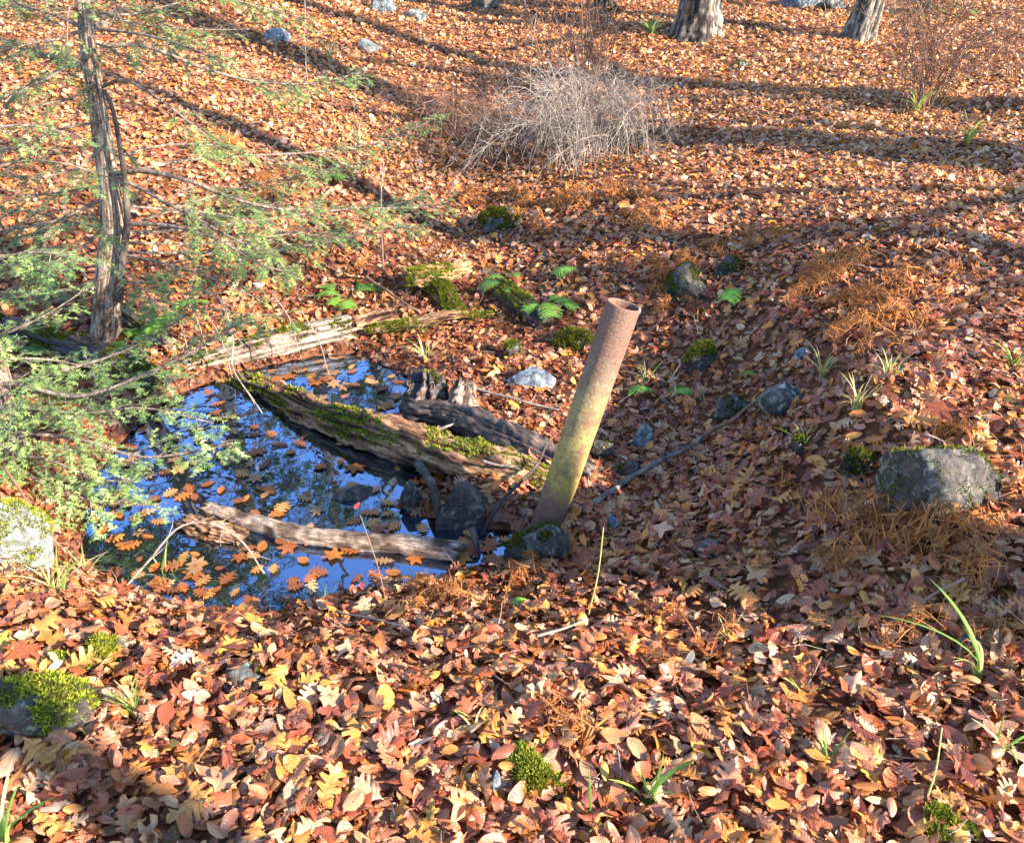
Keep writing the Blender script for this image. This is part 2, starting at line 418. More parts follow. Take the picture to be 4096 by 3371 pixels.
i = (np.arange(len(wy) - 1)[:, None] * len(wx) + np.arange(len(wx) - 1)[None]).ravel()
F = np.stack([i, i + 1, i + len(wx) + 1, i + len(wx)], 1); F = F[(idx[F] >= 0).all(1)]
V = np.stack([X.ravel(), Y.ravel(), np.full(X.size, ZW)], 1)[keep]
water = link('pool_water', make_mesh('pool_water', V, tris(idx[F]), water_mat()))
tag(water, kind='structure')

# ------------------------------------------------------------------ leaves
def leaf_strip(us, hw, shift, across=3):
    """blade as stations of points from the left edge over the midrib to the right edge"""
    us = np.asarray(us, float); hw = np.asarray(hw, float); sh = np.asarray(shift, float)
    k = len(us); f = np.linspace(1, -1, across)
    P = np.stack([us[:, None] + sh[:, None] * np.abs(f)[None] ** 1.3, hw[:, None] * f[None]], -1).reshape(-1, 2)
    a = (np.arange(k - 1)[:, None] * across + np.arange(across - 1)[None]).ravel()
    return P, tris(np.stack([a, a + 1, a + across + 1, a + across], 1))
def leaf_palm(n_lobes, deep, wide=1.0):
    ang = np.linspace(-2.35, 2.35, n_lobes * 4 + 1); r = []
    for j, a in enumerate(ang):
        ph = j % 4
        base = 0.62 - 0.13 * (abs(a) / 2.35)
        r.append(base * (deep if ph == 0 else (1.0 if ph == 2 else 0.72)))
    r = np.array(r)
    P = np.stack([0.42 + r * np.cos(ang), r * np.sin(ang) * wide], 1)
    P = np.vstack([[0.0, 0.0], [0.42, 0], P])
    n = len(ang)
    T = [[1, 2 + q, 3 + q] for q in range(n - 1)] + [[1, 2 + n - 1, 0], [1, 0, 2]]
    return P, np.array(T)
def lobed(n, tipw, across=5):
    """oak blade: n pairs of lobes, blunt toothed tips, deep rounded bays"""
    us, hw, sh = [0, .07], [.01, .02], [0, 0]
    for q in range(n):
        a = .14 + .74 * q / n; st = .74 / n
        m = [.20, .33, .36, .27, .17][q] if n >= 4 else [.24, .36, .28][q]
        us += [a, a + st * .22, a + st * .42, a + st * .78]; hw += [m * .45, m, m * .9, m * .26 + .03]; sh += [.02, .05, .085, .0]
    us += [.91, .96, 1.0]; hw += [.085, .06, .008]; sh += [.01, .01, 0]
    return leaf_strip(us, hw, sh, across)
LEAF = {
    'ovate7': leaf_strip([0, .05, .16, .32, .5, .68, .84, .95, 1.0], [.006, .09, .205, .275, .275, .225, .13, .045, .003], [0, 0, .02, .02, .03, .03, .03, .01, 0], 5),
    'narrow7': leaf_strip([0, .06, .2, .4, .6, .8, .93, 1.0], [.006, .06, .14, .19, .18, .11, .04, .003], [0, 0, .02, .02, .03, .03, .01, 0], 5),
    'ovate5': leaf_strip([0, .14, .36, .62, .85, 1.0], [.008, .19, .28, .25, .12, .004], [0, .02, .03, .03, .02, 0], 5),
    'ovate4': leaf_strip([0, .22, .55, .84, 1.0], [.01, .25, .28, .13, .004], [0, 0, 0, 0, 0]),
    'ovate2': leaf_strip([0, .3, .7, 1.0], [.015, .27, .22, .005], [0, 0, 0, 0]),
    'oakhi': lobed(4, .1, 5), 'oak': lobed(3, .1, 3),
    'oaklo': leaf_strip([0, .2, .3, .45, .55, .68, .76, 1.0], [.015, .22, .07, .34, .09, .3, .08, .01], [0, .06, 0, .1, 0, .1, 0, 0]),
    'maple': leaf_palm(5, 0.5), 'maple3': leaf_palm(3, 0.5),
}
PAL = np.array([(.50, .24, .115), (.56, .31, .17), (.52, .17, .03), (.56, .22, .04), (.34, .085, .027), (.27, .06, .022), (.40, .135, .058), (.44, .17, .09), (.20, .05, .026), (.46, .19, .065), (.60, .31, .05), (.64, .45, .30)])
PW = np.array([.13, .07, .11, .08, .17, .11, .14, .11, .05, .06, .005, .006]); PW /= PW.sum()
def leaf_batch(kind, pos, nrm, size, curl, colors, yaw=None, flat=1.0):
    """many leaves of one outline: vertices (N*k,3), triangles, colours and blade coordinates"""
    P, T = LEAF[kind]; N = len(pos); k = len(P)
    u = P[:, 0] - 0.5; w = P[:, 1]
    sgn = rng.choice([-1, 1, 1], N)
    k1 = sgn * np.abs(rng.gamma(1.6, 3.2, N)) * curl; k2 = rng.normal(0, 1.5, N) * curl * 1.6; tw = rng.normal(0, 1.6, N) * curl
    k1 = np.clip(k1, -6.5, 6.5); k2 = np.clip(k2, -3.5, 3.5)
    wav = rng.uniform(.0, .09, N) * flat; ph = rng.uniform(0, 6.28, N); fq = rng.uniform(7, 16, N)
    aspect = rng.uniform(.75, 1.2, N)
    wl_ = w[None] * aspect[:, None]; rr = np.abs(wl_)
    kk = np.where(np.abs(k1) < .05, .05, k1)[:, None] * (1 + .7 * np.sin(ph)[:, None] * u[None]); kk = np.where(np.abs(kk) < .03, .03, kk)
    yy = np.sin(np.clip(kk * wl_, -2.6, 2.6)) / kk; zz = -(1 - np.cos(np.clip(kk * wl_, -2.6, 2.6))) / kk
    q2 = np.where(np.abs(k2) < .05, .05, k2)[:, None]
    xx = np.sin(q2 * u[None]) / q2; zl = -(1 - np.cos(q2 * u[None])) / q2
    ta = tw[:, None] * u[None]; yy, zz = yy * np.cos(ta) - zz * np.sin(ta), yy * np.sin(ta) + zz * np.cos(ta)
    zz = zz + zl + wav[:, None] * np.sin(fq[:, None] * u[None] + ph[:, None] + np.sign(wl_)) * (0.15 + 2.2 * rr)
    zz = zz + .018 * flat * rng.normal(0, 1, (N, k)) * (rr > .02)
    L = np.stack([xx, yy, zz], -1) * size[:, None, None]
    if yaw is None: yaw = rng.uniform(0, 2 * math.pi, N)
    t = np.stack([np.cos(yaw), np.sin(yaw), np.zeros(N)], 1)
    t = t - nrm * (t * nrm).sum(1)[:, None]; t /= np.linalg.norm(t, axis=1)[:, None]
    b = np.cross(nrm, t)
    V = pos[:, None] + L[..., :1] * t[:, None] + L[..., 1:2] * b[:, None] + L[..., 2:] * nrm[:, None]
    F = (np.arange(N)[:, None, None] * k + T[None]).reshape(-1, 3)
    C = np.repeat(colors, k, 0)
    vs = rng.uniform(7, 12, N) if kind.startswith(('ov', 'na')) else rng.uniform(4.5, 6.5, N)
    LU = np.stack([np.broadcast_to(P[:, 0][None], (N, k)), np.broadcast_to(w[None], (N, k)), np.broadcast_to(vs[:, None], (N, k))], -1).reshape(-1, 3)
    return V.reshape(-1, 3), F, C, LU
def gnormal(x, y):
    e = .06
    n = np.stack([-(H(x + e, y) - H(x - e, y)) / (2 * e), -(H(x, y + e) - H(x, y - e)) / (2 * e), np.ones_like(x)], 1)
    return n / np.linalg.norm(n, axis=1)[:, None]
def tilt(n, s):
    n = n + rng.normal(0, 1, n.shape) * s; n[:, 2] = np.abs(n[:, 2]) + .12
    return n / np.linalg.norm(n, axis=1)[:, None]
def leaf_colors(N, P):
    ci = rng.choice(len(PAL), N, p=PW)
    if P is not None:   # paler, more golden leaves upslope and at right: sunlit brightness put into their colour
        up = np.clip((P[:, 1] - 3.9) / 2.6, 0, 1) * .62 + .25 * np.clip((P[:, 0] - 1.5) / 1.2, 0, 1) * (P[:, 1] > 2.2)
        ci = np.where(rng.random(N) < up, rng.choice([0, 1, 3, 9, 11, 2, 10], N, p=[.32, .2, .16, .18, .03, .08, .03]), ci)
    c = PAL[ci] * rng.uniform(.75, 1.2, (N, 1)) * rng.uniform(.93, 1.07, (N, 3))
    return np.clip(c, .01, .85)
def scatter(n, x0, x1, y0, y1):
    return rng.uniform(x0, x1, n), rng.uniform(y0, y1, n)
def in_view(x, y, margin=.18):
    d = y * cp + (CAM[2] - 0) * sp
    return (np.abs(x) < d * (512 / FPX + margin) + .25)
KINDS = ['ovate7', 'narrow7', 'oakhi', 'maple']; NVAR = 20
LP = []
def litter(density, y0, y1, probs, smin, smax, tl, layer):
    wmax = (y1 * cp + CAM[2] * sp) * (.6 + .2) + .4
    n = int(density * 2 * wmax * (y1 - y0))
    x, y = scatter(n, -wmax, wmax, y0, y1)
    k = in_view(x, y); x, y = x[k], y[k]
    q = np.stack([x, y, 0 * x], 1); k = rng.random(len(x)) < .9 + .4 * fbm(q, 2.6, 41, 3); x, y = x[k], y[k]
    sd = pool_sd(x, y)
    k = (sd > -.02) | (rng.random(len(x)) < .35); x, y, sd = x[k], y[k], sd[k]
    z = H(x, y); nr = gnormal(x, y); N = len(x)
    kd = rng.choice(4, N, p=probs); wet = sd < 0
    sz = rng.uniform(smin, smax, N) * np.where(kd >= 2, 1.35, 1.0) * rng.choice([.4, .65, .85, 1, 1.15], N)
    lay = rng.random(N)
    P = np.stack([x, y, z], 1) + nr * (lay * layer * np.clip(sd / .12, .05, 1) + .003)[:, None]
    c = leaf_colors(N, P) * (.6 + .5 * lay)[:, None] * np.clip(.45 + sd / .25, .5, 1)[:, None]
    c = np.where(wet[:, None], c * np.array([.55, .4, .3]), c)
    nn = tilt(nr, np.where(wet, .1, tl)[:, None] * (.5 + lay)[:, None])
    yaw = rng.uniform(0, 2 * math.pi, N); t = np.stack([np.cos(yaw), np.sin(yaw), 0 * yaw], 1)
    t = t - nn * (t * nn).sum(1)[:, None]; t /= np.linalg.norm(t, axis=1)[:, None]; b = np.cross(nn, t)
    eul = np.stack([np.arctan2(b[:, 2], nn[:, 2]), -np.arcsin(np.clip(t[:, 2], -1, 1)), np.arctan2(t[:, 1], t[:, 0])], 1)
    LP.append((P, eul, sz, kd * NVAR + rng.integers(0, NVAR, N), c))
litter(3300, .6, 1.75, [.50, .25, .22, .03], .042, .074, .34, .04)
litter(3000, 1.75, 3.0, [.48, .22, .28, .02], .036, .064, .34, .034)
litter(2500, 3.0, 5.4, [.50, .22, .27, .01], .036, .06, .36, .03)
litter(2100, 5.4, 8.5, [.52, .23, .25, .0], .036, .058, .38, .03)
litter(1200, 8.5, 13.5, [.55, .25, .20, .0], .046, .066, .42, .035)
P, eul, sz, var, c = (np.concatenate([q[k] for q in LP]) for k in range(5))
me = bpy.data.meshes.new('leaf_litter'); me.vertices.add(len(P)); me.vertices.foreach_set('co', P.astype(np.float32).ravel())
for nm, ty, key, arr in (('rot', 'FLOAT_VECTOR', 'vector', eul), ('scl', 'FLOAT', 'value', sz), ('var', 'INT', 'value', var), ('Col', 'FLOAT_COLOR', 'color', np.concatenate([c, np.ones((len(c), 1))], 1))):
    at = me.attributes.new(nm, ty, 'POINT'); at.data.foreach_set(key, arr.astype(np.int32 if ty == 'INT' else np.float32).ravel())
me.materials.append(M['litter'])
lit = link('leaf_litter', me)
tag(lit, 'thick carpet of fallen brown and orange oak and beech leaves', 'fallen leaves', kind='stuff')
ng = bpy.data.node_groups.new('scattered_leaves', 'GeometryNodeTree')
ng.interface.new_socket('Geometry', in_out='INPUT', socket_type='NodeSocketGeometry'); ng.interface.new_socket('Geometry', in_out='OUTPUT', socket_type='NodeSocketGeometry')
gi = ng.nodes.new('NodeGroupInput'); go = ng.nodes.new('NodeGroupOutput'); iop = ng.nodes.new('GeometryNodeInstanceOnPoints'); g2i = ng.nodes.new('GeometryNodeGeometryToInstance')
def named(nm, ty):
    n = ng.nodes.new('GeometryNodeInputNamedAttribute'); n.data_type = ty; n.inputs[0].default_value = nm; return n.outputs[0]
e2r = ng.nodes.new('FunctionNodeEulerToRotation'); ng.links.new(named('rot', 'FLOAT_VECTOR'), e2r.inputs[0])
ng.links.new(gi.outputs[0], iop.inputs['Points']); ng.links.new(e2r.outputs[0], iop.inputs['Rotation']); ng.links.new(named('scl', 'FLOAT'), iop.inputs['Scale'])
iop.inputs['Pick Instance'].default_value = True; ng.links.new(named('var', 'INT'), iop.inputs['Instance Index'])
LEAFSRC = []
for kd in KINDS:
    for q in range(NVAR):
        v, f, cc, l = leaf_batch(kd, np.zeros((1, 3)), np.array([[0, 0, 1.0]]), np.ones(1), .42, np.ones((1, 3)), np.zeros(1))
        mo = bpy.data.objects.new('leaf_shape', make_mesh('leaf_shape', v, f, M['litter'], None, l))   # never linked: only a shape source
        LEAFSRC.append(mo)
for mo in LEAFSRC[::-1]:
    oi = ng.nodes.new('GeometryNodeObjectInfo'); oi.inputs['Object'].default_value = mo; oi.transform_space = 'ORIGINAL'
    ng.links.new(oi.outputs['Geometry'], g2i.inputs[0])
ng.links.new(g2i.outputs[0], iop.inputs['Instance']); ng.links.new(iop.outputs[0], go.inputs[0])
md = lit.modifiers.new('leaves', 'NODES'); md.node_group = ng
print('litter leaves', len(P))
# single leaves, nearest and largest: parts of the ground
def hero_meshes(n, flat, curl, wet=False):
    out = []
    for q in range(n):
        kd = ['oakhi', 'ovate7', 'ovate7', 'oakhi', 'narrow7', 'ovate7', 'maple'][q % 7]
        if wet: kd = ['oakhi', 'oakhi', 'oakhi', 'maple', 'ovate7'][q % 5]
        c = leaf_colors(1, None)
        if wet: c = np.array([[(.55, .19, .035), (.44, .13, .025), (.6, .28, .08), (.30, .09, .03), (.55, .3, .13)][rng.integers(5)]]) * rng.uniform(.5, 1.1)
        elif kd == 'oakhi': c = np.array([[.60, .25, .055]]) * rng.uniform(.6, 1.1)
        v, f, cc, l = leaf_batch(kd, np.zeros((1, 3)), np.array([[0, 0, 1.0]]), np.ones(1), curl, c, np.zeros(1), flat)
        # finer, smoother blade
        me = make_mesh('leaf', v, f, M['leaf'], cc, l)
        out.append((kd, me))
    return out
HM = hero_meshes(56, 1.0, .36)
x, y = scatter(1200, -2.0, 2.0, .85, 2.6)
k = in_view(x, y, .0) & (pool_sd(x, y) > .03); x, y = x[k][:300], y[k][:300]
z = H(x, y); nr = tilt(gnormal(x, y), .22)
for a in range(len(x)):
    kd, me = HM[a % len(HM)]
    o = link('leaf', me, ground)
    s = rng.uniform(.05, .08) * (1.0 if kd[:2] in ('ov', 'na') else 1.4)
    q = Vector(nr[a]).to_track_quat('Z', 'Y').to_matrix().to_4x4() @ Matrix.Rotation(rng.uniform(0, 6.28), 4, 'Z')
    o.matrix_local = Matrix.Translation((x[a], y[a], z[a] + .045)) @ q @ Matrix.Diagonal((s, s, s, 1))
FM = hero_meshes(30, .25, .06, True)
nf = 0
while nf < 280:
    px, py = rng.uniform(60, 540), rng.uniform(345, 615)
    p = atz(px, py, ZW)
    if pool_sd(p[:1], p[1:2])[0] > -.03: continue
    edge = -pool_sd(p[:1], p[1:2])[0]
    if rng.random() > (1.0 if edge < .15 or py < 400 else .55): continue
    kd, me = FM[nf % len(FM)]
    o = link('leaf', me, water); s = rng.uniform(.045, .085) * (.75 if kd.startswith('ov') else 1.1)
    o.matrix_local = Matrix.Translation((p[0], p[1], ZW + .006 + .004 * rng.random())) @ Matrix.Rotation(rng.normal(0, .08), 4, 'X') @ Matrix.Rotation(rng.uniform(0, 6.28), 4, 'Z') @ Matrix.Diagonal((s, s, s, 1))
    nf += 1
for o in ground.children: pass
water_leaves = nf

# broken stems and twig bits lying in the litter
n = 1500
x, y = rng.uniform(-4.5, 4.5, n), .8 + 6.5 * rng.random(n) ** 1.4
k = in_view(x, y, .1) & (pool_sd(x, y) > .02); x, y = x[k], y[k]; n = len(x)
az = rng.uniform(0, 6.28, n); l = rng.gamma(2.0, .03, n) + .02
D = np.stack([np.cos(az), np.sin(az), rng.normal(0, .25, n)], 1)
P0 = np.stack([x, y, H(x, y) + .035], 1); Pm = P0 + D * l[:, None] * .5 + rng.normal(0, .1, (n, 3)) * l[:, None]; P1 = Pm + D * l[:, None] * .5
mbt = MB(); rr_ = rng.uniform(.0007, .0022, n)
prisms(mbt, P0, Pm, rr_, rr_ * .85); prisms(mbt, Pm, P1, rr_ * .85, rr_ * .5)
V, T = mbt.arrays()
tag(link('twig_litter', make_mesh('twig_litter', V, T, M['twig'])), 'fine broken twigs and stems strewn through the leaves', 'twigs', kind='stuff')

# ------------------------------------------------------------------ generators for stones, moss, wood, plants
S2 = 1024.0 / 2109.0
def g2(x, y): return G(x * S2, y * S2)
def z2(x, y, z): return atz(x * S2, y * S2, z)
def y2(x, y, yy): return aty(x * S2, y * S2, yy)
def ks(p):
    d = math.hypot(p[1], CAM[2] - p[2]); return 1 + .010 * d * d
_ico = {}
def ico(n):
    if n not in _ico:
        b = bmesh.new(); bmesh.ops.create_icosphere(b, subdivisions=n, radius=1.0)
        _ico[n] = (np.array([v.co[:] for v in b.verts]), np.array([[v.index for v in f.verts] for f in b.faces])); b.free()
    return _ico[n]
def rock_shape(c, sx, sy, sz, seed, cuts=9, n=4, rough=1.0, yaw=0):
    r = np.random.default_rng(seed); V, T = ico(n); V = V.copy()
    V = V * (1 + .16 * fbm(V + seed * 3.1, 1.3, seed, 3) * rough)[:, None]
    for k in range(cuts):
        d = unit(r.normal(0, 1, 3) * [1, 1, .8]); lim = r.uniform(.52, .86)
        e = V @ d - lim; V = V - np.where(e > 0, e * .92, 0)[:, None] * d
    V = V + unit(V + 1e-9)[..., None][:, :, 0] * 0
    V = V * (1 + .05 * fbm(V + seed, 4, seed + 5, 4) * rough)[:, None]
    V = V * [sx, sy, sz]
    ca, sa = math.cos(yaw), math.sin(yaw)
    V = np.stack([V[:, 0] * ca - V[:, 1] * sa, V[:, 0] * sa + V[:, 1] * ca, V[:, 2]], 1)
    return V + c, T
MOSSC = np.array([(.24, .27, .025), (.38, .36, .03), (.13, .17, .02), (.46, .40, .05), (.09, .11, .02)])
def moss_on(V, T, dens, upmin=.25, mask=.0, ln=.012, seed=1, bright=1.0, mf=14):
    r = np.random.default_rng(seed)
    A, B, C = V[T[:, 0]], V[T[:, 1]], V[T[:, 2]]
    N = np.cross(B - A, C - A); ar = np.linalg.norm(N, axis=1) / 2; N = N / (2 * ar[:, None] + 1e-15)
    cen_ = (A + B + C) / 3
    ok = (N[:, 2] > upmin + .35 * vn(cen_, 11, seed + 2)) & (fbm(cen_, mf, seed, 2) + .5 * vn(cen_, 40, seed + 6) > mask)
    p = ar * ok
    if p.sum() <= 0: return None
    n = int(p.sum() * dens); n = max(n, 30); n = min(n, 16000)
    i = r.choice(len(T), n, p=p / p.sum()); a, b = r.random(n), r.random(n); fl = a + b > 1; a[fl] = 1 - a[fl]; b[fl] = 1 - b[fl]
    P = A[i] + (B[i] - A[i]) * a[:, None] + (C[i] - A[i]) * b[:, None]
    clump = .5 + .6 * (fbm(P, 45, seed + 4, 2) * .5 + .5)
    D = N[i] + r.normal(0, .55, (n, 3)) + [0, 0, .35]; D /= np.linalg.norm(D, axis=1)[:, None]
    W = np.cross(D, r.normal(0, 1, (n, 3))); W /= np.linalg.norm(W, axis=1)[:, None]
    L = ln * clump * r.uniform(.6, 1.3, n); w = L * r.uniform(.22, .4, n)
    Vn = np.stack([P - W * w[:, None] - N[i] * .002, P + W * w[:, None] - N[i] * .002, P + D * L[:, None]], 1).reshape(-1, 3)
    c = MOSSC[r.choice(5, n, p=[.32, .26, .2, .1, .12])] * (bright * clump * r.uniform(.8, 1.25, n))[:, None]  # bright paints sunlit moss lighter and shaded moss darker
    mb = MB(); mb.add(Vn, np.arange(3 * n).reshape(-1, 3), np.repeat(c, 3, 0)); return mb
def rock(x0, y0, x1, y1, mat, label, moss=0.0, seed=0, sink=.3, name='rock', depth=.8, group=None, cuts=9, mossmask=.0, bright=1.0, cat='rock', n=4, base=None):
    """stone filling a box of the reference picture (2109-wide coordinates), standing on the ground"""
    p = g2((x0 + x1) / 2, y1) if base is None else np.asarray(base)
    u = pxm(p) * S2; w = (x1 - x0) * u / 2
    el = math.atan2(CAM[2] - p[2], p[1])
    hh = (y1 - y0) * u
    d = w * depth
    h = max((hh - 2 * d * math.sin(el) * .55) / math.cos(el), w * (.42 if moss < .8 else .24))
    sz = h * (1 + sink) / 2 * 1.1
    c = np.array([p[0], p[1] + d * .7, p[2] + h - sz])
    V, T = rock_shape(c, w * 1.1, d * 1.1, sz, seed + 40, cuts, 5 if x1 - x0 > 90 else n, yaw=rng.uniform(-.3, .3))
    if moss <= 0:
        return solo(name, (V, T), M[mat], p, label, cat, group)
    t = thing(name, label, cat, p, group)
    part('stone', (V, T), M[mat], t)
    m = moss_on(V, T, 260000 * moss, .15, mossmask, ln=.013, seed=seed, bright=bright)
    if m: tag(part('moss', m, M['moss'], t), kind='stuff')
    return t
def log(name, label, cat, pts, rad, mat, moss=0.0, sides=44, n=120, amp=.008, fl=5, fr=5.5, seed=1, ragged=.03, flat=1.0, bright=1.0, mask=.0, group=None, upmin=.45):
    pts = np.asarray(pts); k_ = ks(pts.mean(0)); rad = np.asarray(rad) * k_; amp = amp * k_ * 1.5
    n = max(30, min(n, int(np.linalg.norm(pts[-1] - pts[0]) / .008)))
    P = spline(pts, n); R = np.interp(np.linspace(0, 1, n), np.linspace(0, 1, len(rad)), rad)
    P = P + np.stack([vn(P, 4, seed), vn(P, 4, seed + 1), vn(P, 4, seed + 2) * .5], 1) * R.mean() * .22
    cols = []; lu = []; Ln = np.linalg.norm(np.diff(P, axis=0), axis=1).sum()
    def dsp(V, t, th):
        L = np.stack([np.cos(th) * fr, np.sin(th) * fr, t * fl * .5], 1); L = L + .10 * np.stack([vn(V, 14, seed + 50), vn(V, 14, seed + 51), 0 * t], 1)
        rid = 1 - np.abs(fbm(L, 1.0, seed, 4)) * 1.1
        knot = fbm(V, 8, seed + 3, 3)
        cols.append(wood_col(mat, rid, V, seed)); lu.append(np.stack([t * Ln, th * rad.mean() * 1.0, 0 * t + seed], 1))
        return amp * (rid - .55) * 1.1 + amp * .5 * knot + amp * .5 * vn(V, 60, seed + 77)
    mb = MB(); tube(mb, P, R, sides, True, dsp)
    V, T = mb.arrays(); col = np.vstack([cols[0], cols[0][:2] * .8]); luv = np.vstack([lu[0], lu[0][:2] + .05])
    ax = unit(P[-1] - P[0]); s = (V - P[0]) @ ax; Lg = s.max()
    for e, sg in ((s < .02, -1), (s > Lg - .02, 1)):   # ragged broken ends
        V[e] += ax * (sg * ragged * (vn(V[e], 45, seed + 7) + vn(V[e], 110, seed + 8)))[:, None]
    if flat != 1.0: V[:, 2] = P[:, 2].mean() + (V[:, 2] - P[:, 2].mean()) * flat
    loc = P[0].copy(); mt = M['wetcol'] if mat == 'wet_wood' else M['barkcol']
    if moss <= 0:
        o = link(name, make_mesh(name, V - loc, T, mt, col, luv), None, loc); return tag(o, label, cat, group)
    t = thing(name, label, cat, loc, group); part('wood', (V, T), mt, t, col=col, luv=luv)
    m = moss_on(V, T, 260000 * moss, upmin, mask, ln=.012, seed=seed, bright=bright, mf=7)
    if m: tag(part('moss', m, M['moss'], t), kind='stuff')
    return t
def stick(label, pts, dia, mat='twig', name='stick', forks=3, seed=1, cat='stick'):
    r = np.random.default_rng(seed); n = 22; pts = np.asarray(pts); dia = dia * ks(pts[0])
    P = spline(pts, n) ; P = P + np.stack([vn(P, 12, seed + k) for k in range(3)], 1) * dia * .5
    mb = MB(); R = np.linspace(dia / 2, dia / 2 * .62, n) * (1 + .12 * vn(P, 60, seed))
    tube(mb, P, R, 7)
    L = np.linalg.norm(P[-1] - P[0])
    for k in range(forks):
        i = r.integers(4, n - 2); d = unit(unit(P[i + 1] - P[i]) + r.normal(0, .7, 3) + [0, 0, .25])
        q = spline([P[i], P[i] + d * L * .08, P[i] + d * L * .16 + r.normal(0, .008, 3)], 6)
        tube(mb, q, np.linspace(dia * .22, dia * .08, 6), 4)
    return solo(name, mb, M[mat], P[0].copy(), label, cat)
def ribbon(mb, P, w, col, side=None):
    """thin blade along a path, tapering to the tip, slightly keeled"""
    P = np.asarray(P); n = len(P); T = np.gradient(P, axis=0); T /= np.linalg.norm(T, axis=1)[:, None] + 1e-12
    side = np.array([1.0, 0, 0]) if side is None else side
    B = side - T * (T @ side)[:, None]; B /= np.linalg.norm(B, axis=1)[:, None] + 1e-12
    N = np.cross(T, B)
    W = (w * np.sqrt(np.clip(1 - np.linspace(0, 1, n) ** 2.2, .004, 1)))[:, None]
    V = np.concatenate([P - B * W, P + N * W * .35, P + B * W])
    a = np.arange(n - 1)
    F = np.concatenate([np.stack([a, a + 1, n + a + 1, n + a], 1), np.stack([n + a, n + a + 1, 2 * n + a + 1, 2 * n + a], 1)])
    mb.add(V, tris(F), col)
GRASSC = np.array([(.16, .27, .04), (.24, .34, .05), (.38, .42, .09), (.55, .48, .2), (.10, .19, .03)])
def grass(x, y, label, nb=9, L=.16, w=.003, straw=.2, seed=1, spread=.5, name='grass_tuft', lean=None):
    r = np.random.default_rng(seed); p = g2(x, y); L = L * ks(p) * 1.15; w = w * ks(p) * 1.3; t = thing(name, label, 'grass', p)
    for k in range(nb):
        mb = MB(); az = r.uniform(0, 6.28); out = np.array([math.cos(az), math.sin(az), 0]) * spread * r.uniform(.4, 1.2)
        if lean is not None: out = out * .6 + np.asarray(lean)
        l = L * r.uniform(.55, 1.15); s = np.linspace(0, 1, 9)[:, None]
        b = p + np.append(r.normal(0, .008, 2), 0)
        P = b + (out * s ** 1.7 + np.array([0, 0, 1]) * (s - .45 * np.linalg.norm(out) * s ** 2.4)) * l
        c = GRASSC[3] * r.uniform(.8, 1.2) if r.random() < straw else GRASSC[r.choice([0, 1, 2, 4])] * r.uniform(.8, 1.3)
        ribbon(mb, P, w * r.uniform(.7, 1.2), c, np.array([-math.sin(az), math.cos(az), 0]))
        part('blade', mb, M['fern'], t)
    return t
def frond(mb, base, d, L, col, dead, r, up=.6, npin=22):
    """one fern frond: arching stalk with paired leaflets"""
    d = unit(d); s = np.linspace(0, 1, 14)[:, None]
    P = base + d * L * s * (1 - .12 * s) + np.array([0, 0, 1]) * L * (up * s - up * (1.25 if dead else .95) * s ** 2.2)
    P = P + np.stack([vn(P, 14, int(r.integers(99))) for _ in range(3)], 1) * L * (.05 if dead else .015)
    W = np.cross(d, [0, 0, 1.0]); W = unit(W)
    stalk = np.asarray(col) * (.9 if dead else .7)
    ribbon(mb, P, .0022, stalk, W)
    for k in range(npin):
        t = .22 + .76 * k / npin; i = t * 13; a = int(i); q = P[a] + (P[min(a + 1, 13)] - P[a]) * (i - a)
        tan = unit(P[min(a + 1, 13)] - P[a])
        pl = L * .30 * math.sin(math.pi * (.12 + .85 * (1 - (t - .22) / .8) ** .8)) ** 1.0
        pl = max(pl, L * .03)
        for sg in (-1, 1):
            dd = unit(W * sg + tan * .35 + r.normal(0, .35 if dead else .06, 3) + ([0, 0, -.55] if dead else [0, 0, .05]))
            m = 5 if dead else 6; ss = np.linspace(0, 1, m)[:, None]
            if dead:
                cur = unit(r.normal(0, 1, 3)); Q = q + dd * pl * .8 * ss + cur * pl * .5 * np.sin(ss * r.uniform(3, 8)) + np.array([0, 0, -1.0]) * pl * .3 * ss ** 2
                ribbon(mb, Q, pl * .026, np.asarray(col) * r.uniform(.45, 1.3), tan)
            else:
                Q = q + dd * pl * ss + np.array([0, 0, -1]) * pl * .18 * ss ** 2
                # toothed leaflet
                n = 7; st = np.linspace(0, 1, n); Cn = q + dd * pl * st[:, None] + np.array([0, 0, -1]) * pl * .18 * st[:, None] ** 2
                hw = min(pl * .14, L * .02) * (1 - st * .8); hw[1::2] *= 1.5
                Vv = np.concatenate([Cn - tan * hw[:, None], Cn + np.array([0, 0, .03]) * pl, Cn + tan * hw[:, None]])
                aa = np.arange(n - 1)
                Ff = np.concatenate([np.stack([aa, aa + 1, n + aa + 1, n + aa], 1), np.stack([n + aa, n + aa + 1, 2 * n + aa + 1, 2 * n + aa], 1)])
                mb.add(Vv, tris(Ff), np.asarray(col) * r.uniform(.85, 1.2))
